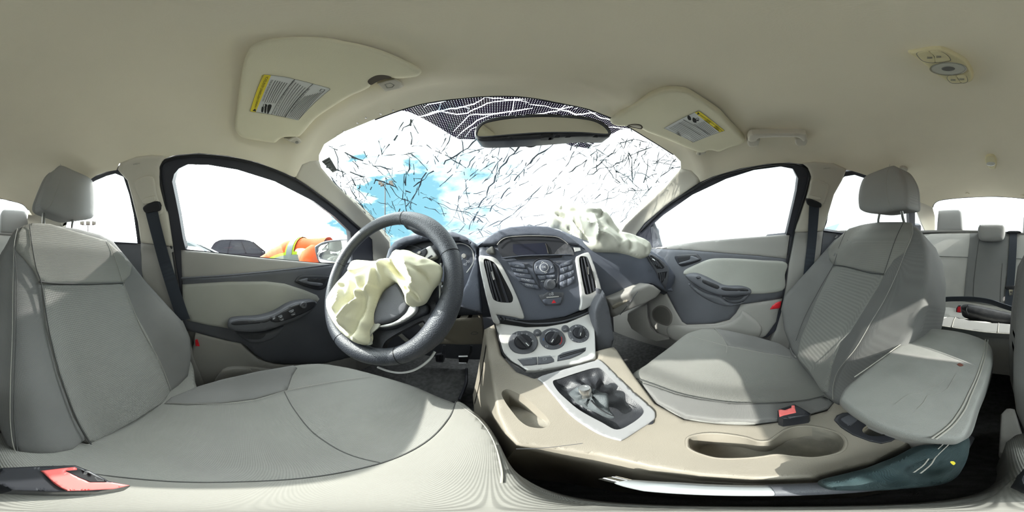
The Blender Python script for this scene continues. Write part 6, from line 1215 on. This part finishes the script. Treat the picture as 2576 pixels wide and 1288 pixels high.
car('van', 'pale van parked beyond the rear passenger side window', -6.4, 5.6, [(0, .35), (0, 1.1), (.05, 1.15), (3.6, 1.15), (4.4, 1.1), (4.8, .8), (4.8, .35)], [(.03, 1.12), (.15, 2.15), (.3, 2.28), (2.8, 2.28), (3.1, 2.2), (3.9, 1.13)], WHP, LG, 1.9, 1.1)
# floodlight poles
def pole(label, px, hd, top, arms):
    e = empty('light_pole', TP(AZ(px, hd, -.9)), label, 'light pole', 'floodlight poles'); b = Vector(AZ(px, hd, -.96)); t = Vector((b[0], b[1], top)); s = hd / 25
    m = bpy.data.materials.get('rusty_pole') or mat('rusty_pole', (.075, .055, .05, 1), .7)
    eobj('pole_shaft', tube([b, (b + t) / 2, t], [.11 * s, .09 * s, .06 * s], 12), m, e)
    rt = Vector((b[1], -b[0], 0)).normalized(); eobj('cross_arm', tube([t - rt * 1.0 * s, t, t + rt * 1.0 * s], .05 * s, 8), m, e)
    eobj('pole_base', box(b + Vector((0, 0, .3)), (.7 * s, .7 * s, .6), bev=.05), mat('concrete', (.4, .39, .37, 1), .9) if 'concrete' not in bpy.data.materials else bpy.data.materials['concrete'], e)
    for ox, oz, tilt in arms:
        c = t + rt * ox * s + Vector((0, 0, oz * s)); q = Matrix.Rotation(tilt, 3, 'Y'); ax = [q @ rt, (b * -1).normalized(), Vector((0, 0, 1))]
        hd_ = eobj('lamp_head', box(c, (.62 * s, .35 * s, .5 * s), ax, .06 * s), mat('lamp_grey', (.07, .05, .045, 1), .5) if 'lamp_grey' not in bpy.data.materials else bpy.data.materials['lamp_grey'], e)
        eobj('lamp_glass', box(c + Vector(ax[1]) * .18 * s, (.5 * s, .02, .38 * s), ax, .01), mat('lamp_glass', (.16, .14, .12, 1), .2) if 'lamp_glass' not in bpy.data.materials else bpy.data.materials['lamp_glass'], hd_)
pole('tall floodlight pole with two lamp clusters seen through the windscreen', 968, 25, 25 * math.tan(math.radians((644 - 462) * 360 / 2576)), ((-.75, .25, .3), (.85, .45, -.2), (1.0, .05, .5), (-.45, -.05, -.3)))
pole('tiny distant floodlight pole beyond the rear driver side window', 221, 70, 70 * math.tan(math.radians((644 - 568) * 360 / 2576)), ((-.9, .3, .1), (.9, .3, -.1), (0, .3, 0)))
# door mirrors (fixed to the car, so in cabin coordinates)
g9 = cf(440, 560, 5.6)
gm1 = plane((-.86, .52, -.02), (.62, -.78, 0))
m1 = empty('door_mirror', (-.86, .52, -.02), 'driver door mirror with a round-cornered blind spot glass', 'mirror', 'door mirrors')
patch('mirror_shell', g9((1962, 345), (1985, 318), (2060, 275), (2150, 250), (2300, 234), (2420, 230), (2495, 245), (2512, 300), (2495, 400), (2440, 560), (2300, 600), (2060, 580), (2010, 540), (1975, 440)), gm1, DARK2, m1, thick=.07, step=8, rim=5, rimdepth=.012)
patch('mirror_glass', g9((2030, 350), (2090, 305), (2170, 280), (2300, 258), (2440, 246), (2470, 262), (2462, 320), (2400, 440), (2330, 560), (2200, 575), (2050, 555), (2010, 450), (2024, 400)), gm1, MIRR, m1, d=.002, thick=.002, step=30)
patch('spot_mirror', g9((2034, 395), (2040, 350), (2100, 312), (2163, 292), (2162, 340), (2158, 372), (2110, 405), (2050, 430)), gm1, MIRR, m1, d=.003, thick=.002, step=6, height=lambda V2, d_, P: .003 * np.sqrt(np.clip(d_ / 8, 0, 1)))
line('spot_edge', g9((2163, 290), (2162, 340), (2158, 374), (2110, 408), (2046, 432)), gm1, .0007, BLACK, m1, d=.004)
v, f = box((-.755, .52, -.06), (.16, .06, .05), bev=.02); link('mirror_arm', mesh('a', v, f), DARK2, m1)
gm2 = plane((.86, .50, .0), (-.75, -.65, 0))
m2 = empty('door_mirror', (.86, .5, -.02), 'passenger door mirror seen edge-on past the dark corner panel', 'mirror', 'door mirrors')
patch('mirror_shell', d2((338, 1110), (350, 1096), (400, 1096), (408, 1150), (414, 1225), (400, 1260), (345, 1260), (330, 1180)), gm2, DARK, m2, thick=.07, step=7, rim=4, rimdepth=.01)
patch('mirror_glass', d2((352, 1110), (392, 1108), (400, 1220), (355, 1225)), gm2, MIRR, m2, d=.001, thick=.001, step=12)
v, f = box((.76, .50, -.06), (.16, .06, .05), bev=.02); link('mirror_arm', mesh('a', v, f), DARK2, m2)
# ---- worker bending down beside the driver door
def skin(name, V, E, R, m, parent=None, sub=2):
    me = bpy.data.meshes.new(name); me.from_pydata([tuple(p) for p in V], E, []); o = bpy.data.objects.new(name, me); COL.objects.link(o)
    me.skin_vertices.new() if hasattr(me.skin_vertices, 'new') and not me.skin_vertices else None
    md = o.modifiers.new('s', 'SKIN'); md.use_smooth_shade = True
    for i, r in enumerate(R): me.skin_vertices[0].data[i].radius = r if hasattr(r, '__len__') else (r, r)
    me.skin_vertices[0].data[0].use_root = True
    o.modifiers.new('u', 'SUBSURF').levels = sub
    bpy.context.view_layer.update(); dg = bpy.context.evaluated_depsgraph_get(); m2_ = bpy.data.meshes.new_from_object(o.evaluated_get(dg)); bpy.data.objects.remove(o)
    m2_.materials.clear(); n = len(m2_.vertices); co = np.empty(n * 3, np.float32); m2_.vertices.foreach_get('co', co); m2_.vertices.foreach_set('co', T(co.reshape(-1, 3)).astype(np.float32).ravel())
    return link(name, m2_, m, parent)
# local axes: hips to the rear of the car (left in view), shoulders forward; fwd = direction the spine points
hp = Vector(AZ(672, 1.72, -.15)); sh = Vector(AZ(806, 1.42, .0)); fwd = (sh - hp).normalized(); sd_ = Vector((fwd[1], -fwd[0], 0)).normalized(); up = Vector((0, 0, 1))
gz = -.94
JN = mat('work_trousers', (.05, .06, .09, 1), .9); SKN = mat('skin', (.50, .30, .22, 1), .55); SHIRT = mat('dark_shirt', (.03, .03, .045, 1), .9); ORG = mat('hi_vis_orange', (.42, .062, .008, 1), .9); LIM = mat('lime_trim', (.26, .36, .02, 1), .9); REF = mat('reflective_grey', (.13, .16, .155, 1), .6)
V = [hp, hp + fwd * .18 + up * .03, hp + fwd * .38 + up * .03, sh, sh + fwd * .09 - up * .02, sh + fwd * .16 - up * .05, sh + fwd * .27 - up * .12]
R = [.145, .14, (.16, .14), (.15, .12), .06, .058, .092]; E = [(i, i + 1) for i in range(6)]
for s in (-1, 1):
    b = len(V); V += [hp + sd_ * .10 * s - up * .10, hp + sd_ * .12 * s + fwd * .06 - up * .46, hp + sd_ * .12 * s - fwd * .02 + Vector((0, 0, gz + .10 - hp[2])), hp + sd_ * .13 * s + fwd * .16 + Vector((0, 0, gz + .05 - hp[2]))]; R += [.10, .068, .05, .042]; E += [(0, b), (b, b + 1), (b + 1, b + 2), (b + 2, b + 3)]
    b = len(V); V += [sh + sd_ * .19 * s - up * .01, sh + sd_ * .22 * s + fwd * .05 - up * .28, sh + sd_ * .15 * s + fwd * .20 - up * .48, sh + sd_ * .13 * s + fwd * .24 - up * .56]; R += [.065, .048, .036, .030]; E += [(3, b), (b, b + 1), (b + 1, b + 2), (b + 2, b + 3)]
    for k in range(4):
        c = len(V); o_ = sh + sd_ * (.13 * s + (k - 1.5) * .020) + fwd * .25 - up * .60; V += [o_, o_ - up * (.045 + .006 * (k in (1, 2))) + fwd * .006]; R += [.0095, .008]; E += [(b + 3, c), (c, c + 1)]
    c = len(V); o_ = sh + sd_ * (.13 * s - .04 * s) + fwd * .25 - up * .585; V += [o_, o_ - up * .035 - sd_ * .01 * s]; R += [.010, .009]; E += [(b + 3, c), (c, c + 1)]
wk = empty('person', TP((hp[0], hp[1], gz)), 'worker in an orange and lime striped hi-vis vest bending down outside the driver door', 'person')
skin('body', V, E, R, SKN, wk)
def torso(a, b, ra, rb, n=14, k=24, lift=0):
    v = []; f = []
    for i in range(n + 1):
        t = i / n; c = hp.lerp(sh, a + (b - a) * t) + up * (.065 * math.sin(PI * min(1, max(0, a + (b - a) * t))) + lift); w_ = ra + (rb - ra) * t
        for j in range(k): an = 2 * PI * j / k; v.append(c + sd_ * math.cos(an) * w_ * 1.15 + up * math.sin(an) * w_ * .95 + up * .006 * math.sin(t * 26 + an * 3) * (1 if n > 4 else 0))
    for i in range(n):
        for j in range(k): f.append((i * k + j, i * k + (j + 1) % k, (i + 1) * k + (j + 1) % k, (i + 1) * k + j))
    return v, f
eobj('shirt', torso(-.02, 1.08, .160, .140), SHIRT, wk)
vst = eobj('hi_vis_vest', torso(0, 1.14, .178, .160), ORG, wk)
def vband(name, a, b, m, ex): return eobj(name, torso(a, b, .178 - .008 * a + ex, .178 - .008 * b + ex, 3), m, vst)
vband('lime_band', .60, .74, LIM, .006); vband('reflective_band', .625, .715, REF, .009)
def lband(name, an0, an1, a, b, m, ex):
    v = []; f = []; n = 12
    for i in range(n + 1):
        t = a + (b - a) * i / n; c = hp.lerp(sh, t) + up * .065 * math.sin(PI * t); w_ = .178 - .008 * t + ex
        for j in range(5): an = an0 + (an1 - an0) * j / 4; v.append(c + sd_ * math.cos(an) * w_ * 1.15 + up * math.sin(an) * w_ * .95)
    for i in range(n):
        for j in range(4): f.append((i * 5 + j, i * 5 + j + 1, (i + 1) * 5 + j + 1, (i + 1) * 5 + j))
    return eobj(name, (v, f), m, vst)
for s0 in (-.62, PI - .18): lband('lime_band', s0, s0 + .80, .30, .98, LIM, .006); lband('reflective_band', s0 + .15, s0 + .65, .30, .98, REF, .009)
for s in (-1, 1):
    tv = []
    eobj('trouser_leg', tube([hp - up * .02 + sd_ * .06 * s, hp + sd_ * .10 * s - up * .14, hp + sd_ * .12 * s + fwd * .06 - up * .46, hp + sd_ * .12 * s - fwd * .02 + Vector((0, 0, gz + .10 - hp[2]))], [.15, .125, .088, .075], 16, 5), JN, wk)
    eobj('boot', box(hp + sd_ * .125 * s + fwd * .08 + Vector((0, 0, gz + .055 - hp[2])), (.10, .28, .11), (sd_, fwd, up), .04), BLACK, wk)
    eobj('sleeve', tube([sh + sd_ * .12 * s + up * .0, sh + sd_ * .20 * s - up * .05, sh + sd_ * .225 * s + fwd * .05 - up * .26], [.10, .095, .072], 14, 3), ORG, wk)
hc_ = sh + fwd * .27 - up * .12
eobj('hard_hat', lathe(hc_ + fwd * .01 + up * .01, fwd * .75 - up * .3, [(.150, -.02), (.148, -.012), (.118, -.01), (.115, .03), (.09, .08), (.04, .11), (.001, .115)], 24), ORG, wk)
for s in (-1, 1):
    eobj('ear', box(hc_ + sd_ * .092 * s, (.02, .04, .06), (sd_, fwd, up), .008), SKN, wk); eobj('eye', lathe(hc_ + sd_ * .032 * s - up * .085 + fwd * .03, -up, [(.012, 0), (.008, .006), (.001, .008)], 10), PAPER, wk)
eobj('nose', box(hc_ - up * .098 - fwd * .0, (.024, .04, .03), (sd_, fwd, up), .01), SKN, wk); eobj('mouth', box(hc_ - up * .083 - fwd * .045, (.05, .01, .01), (sd_, fwd, up), .004), PINK, wk)
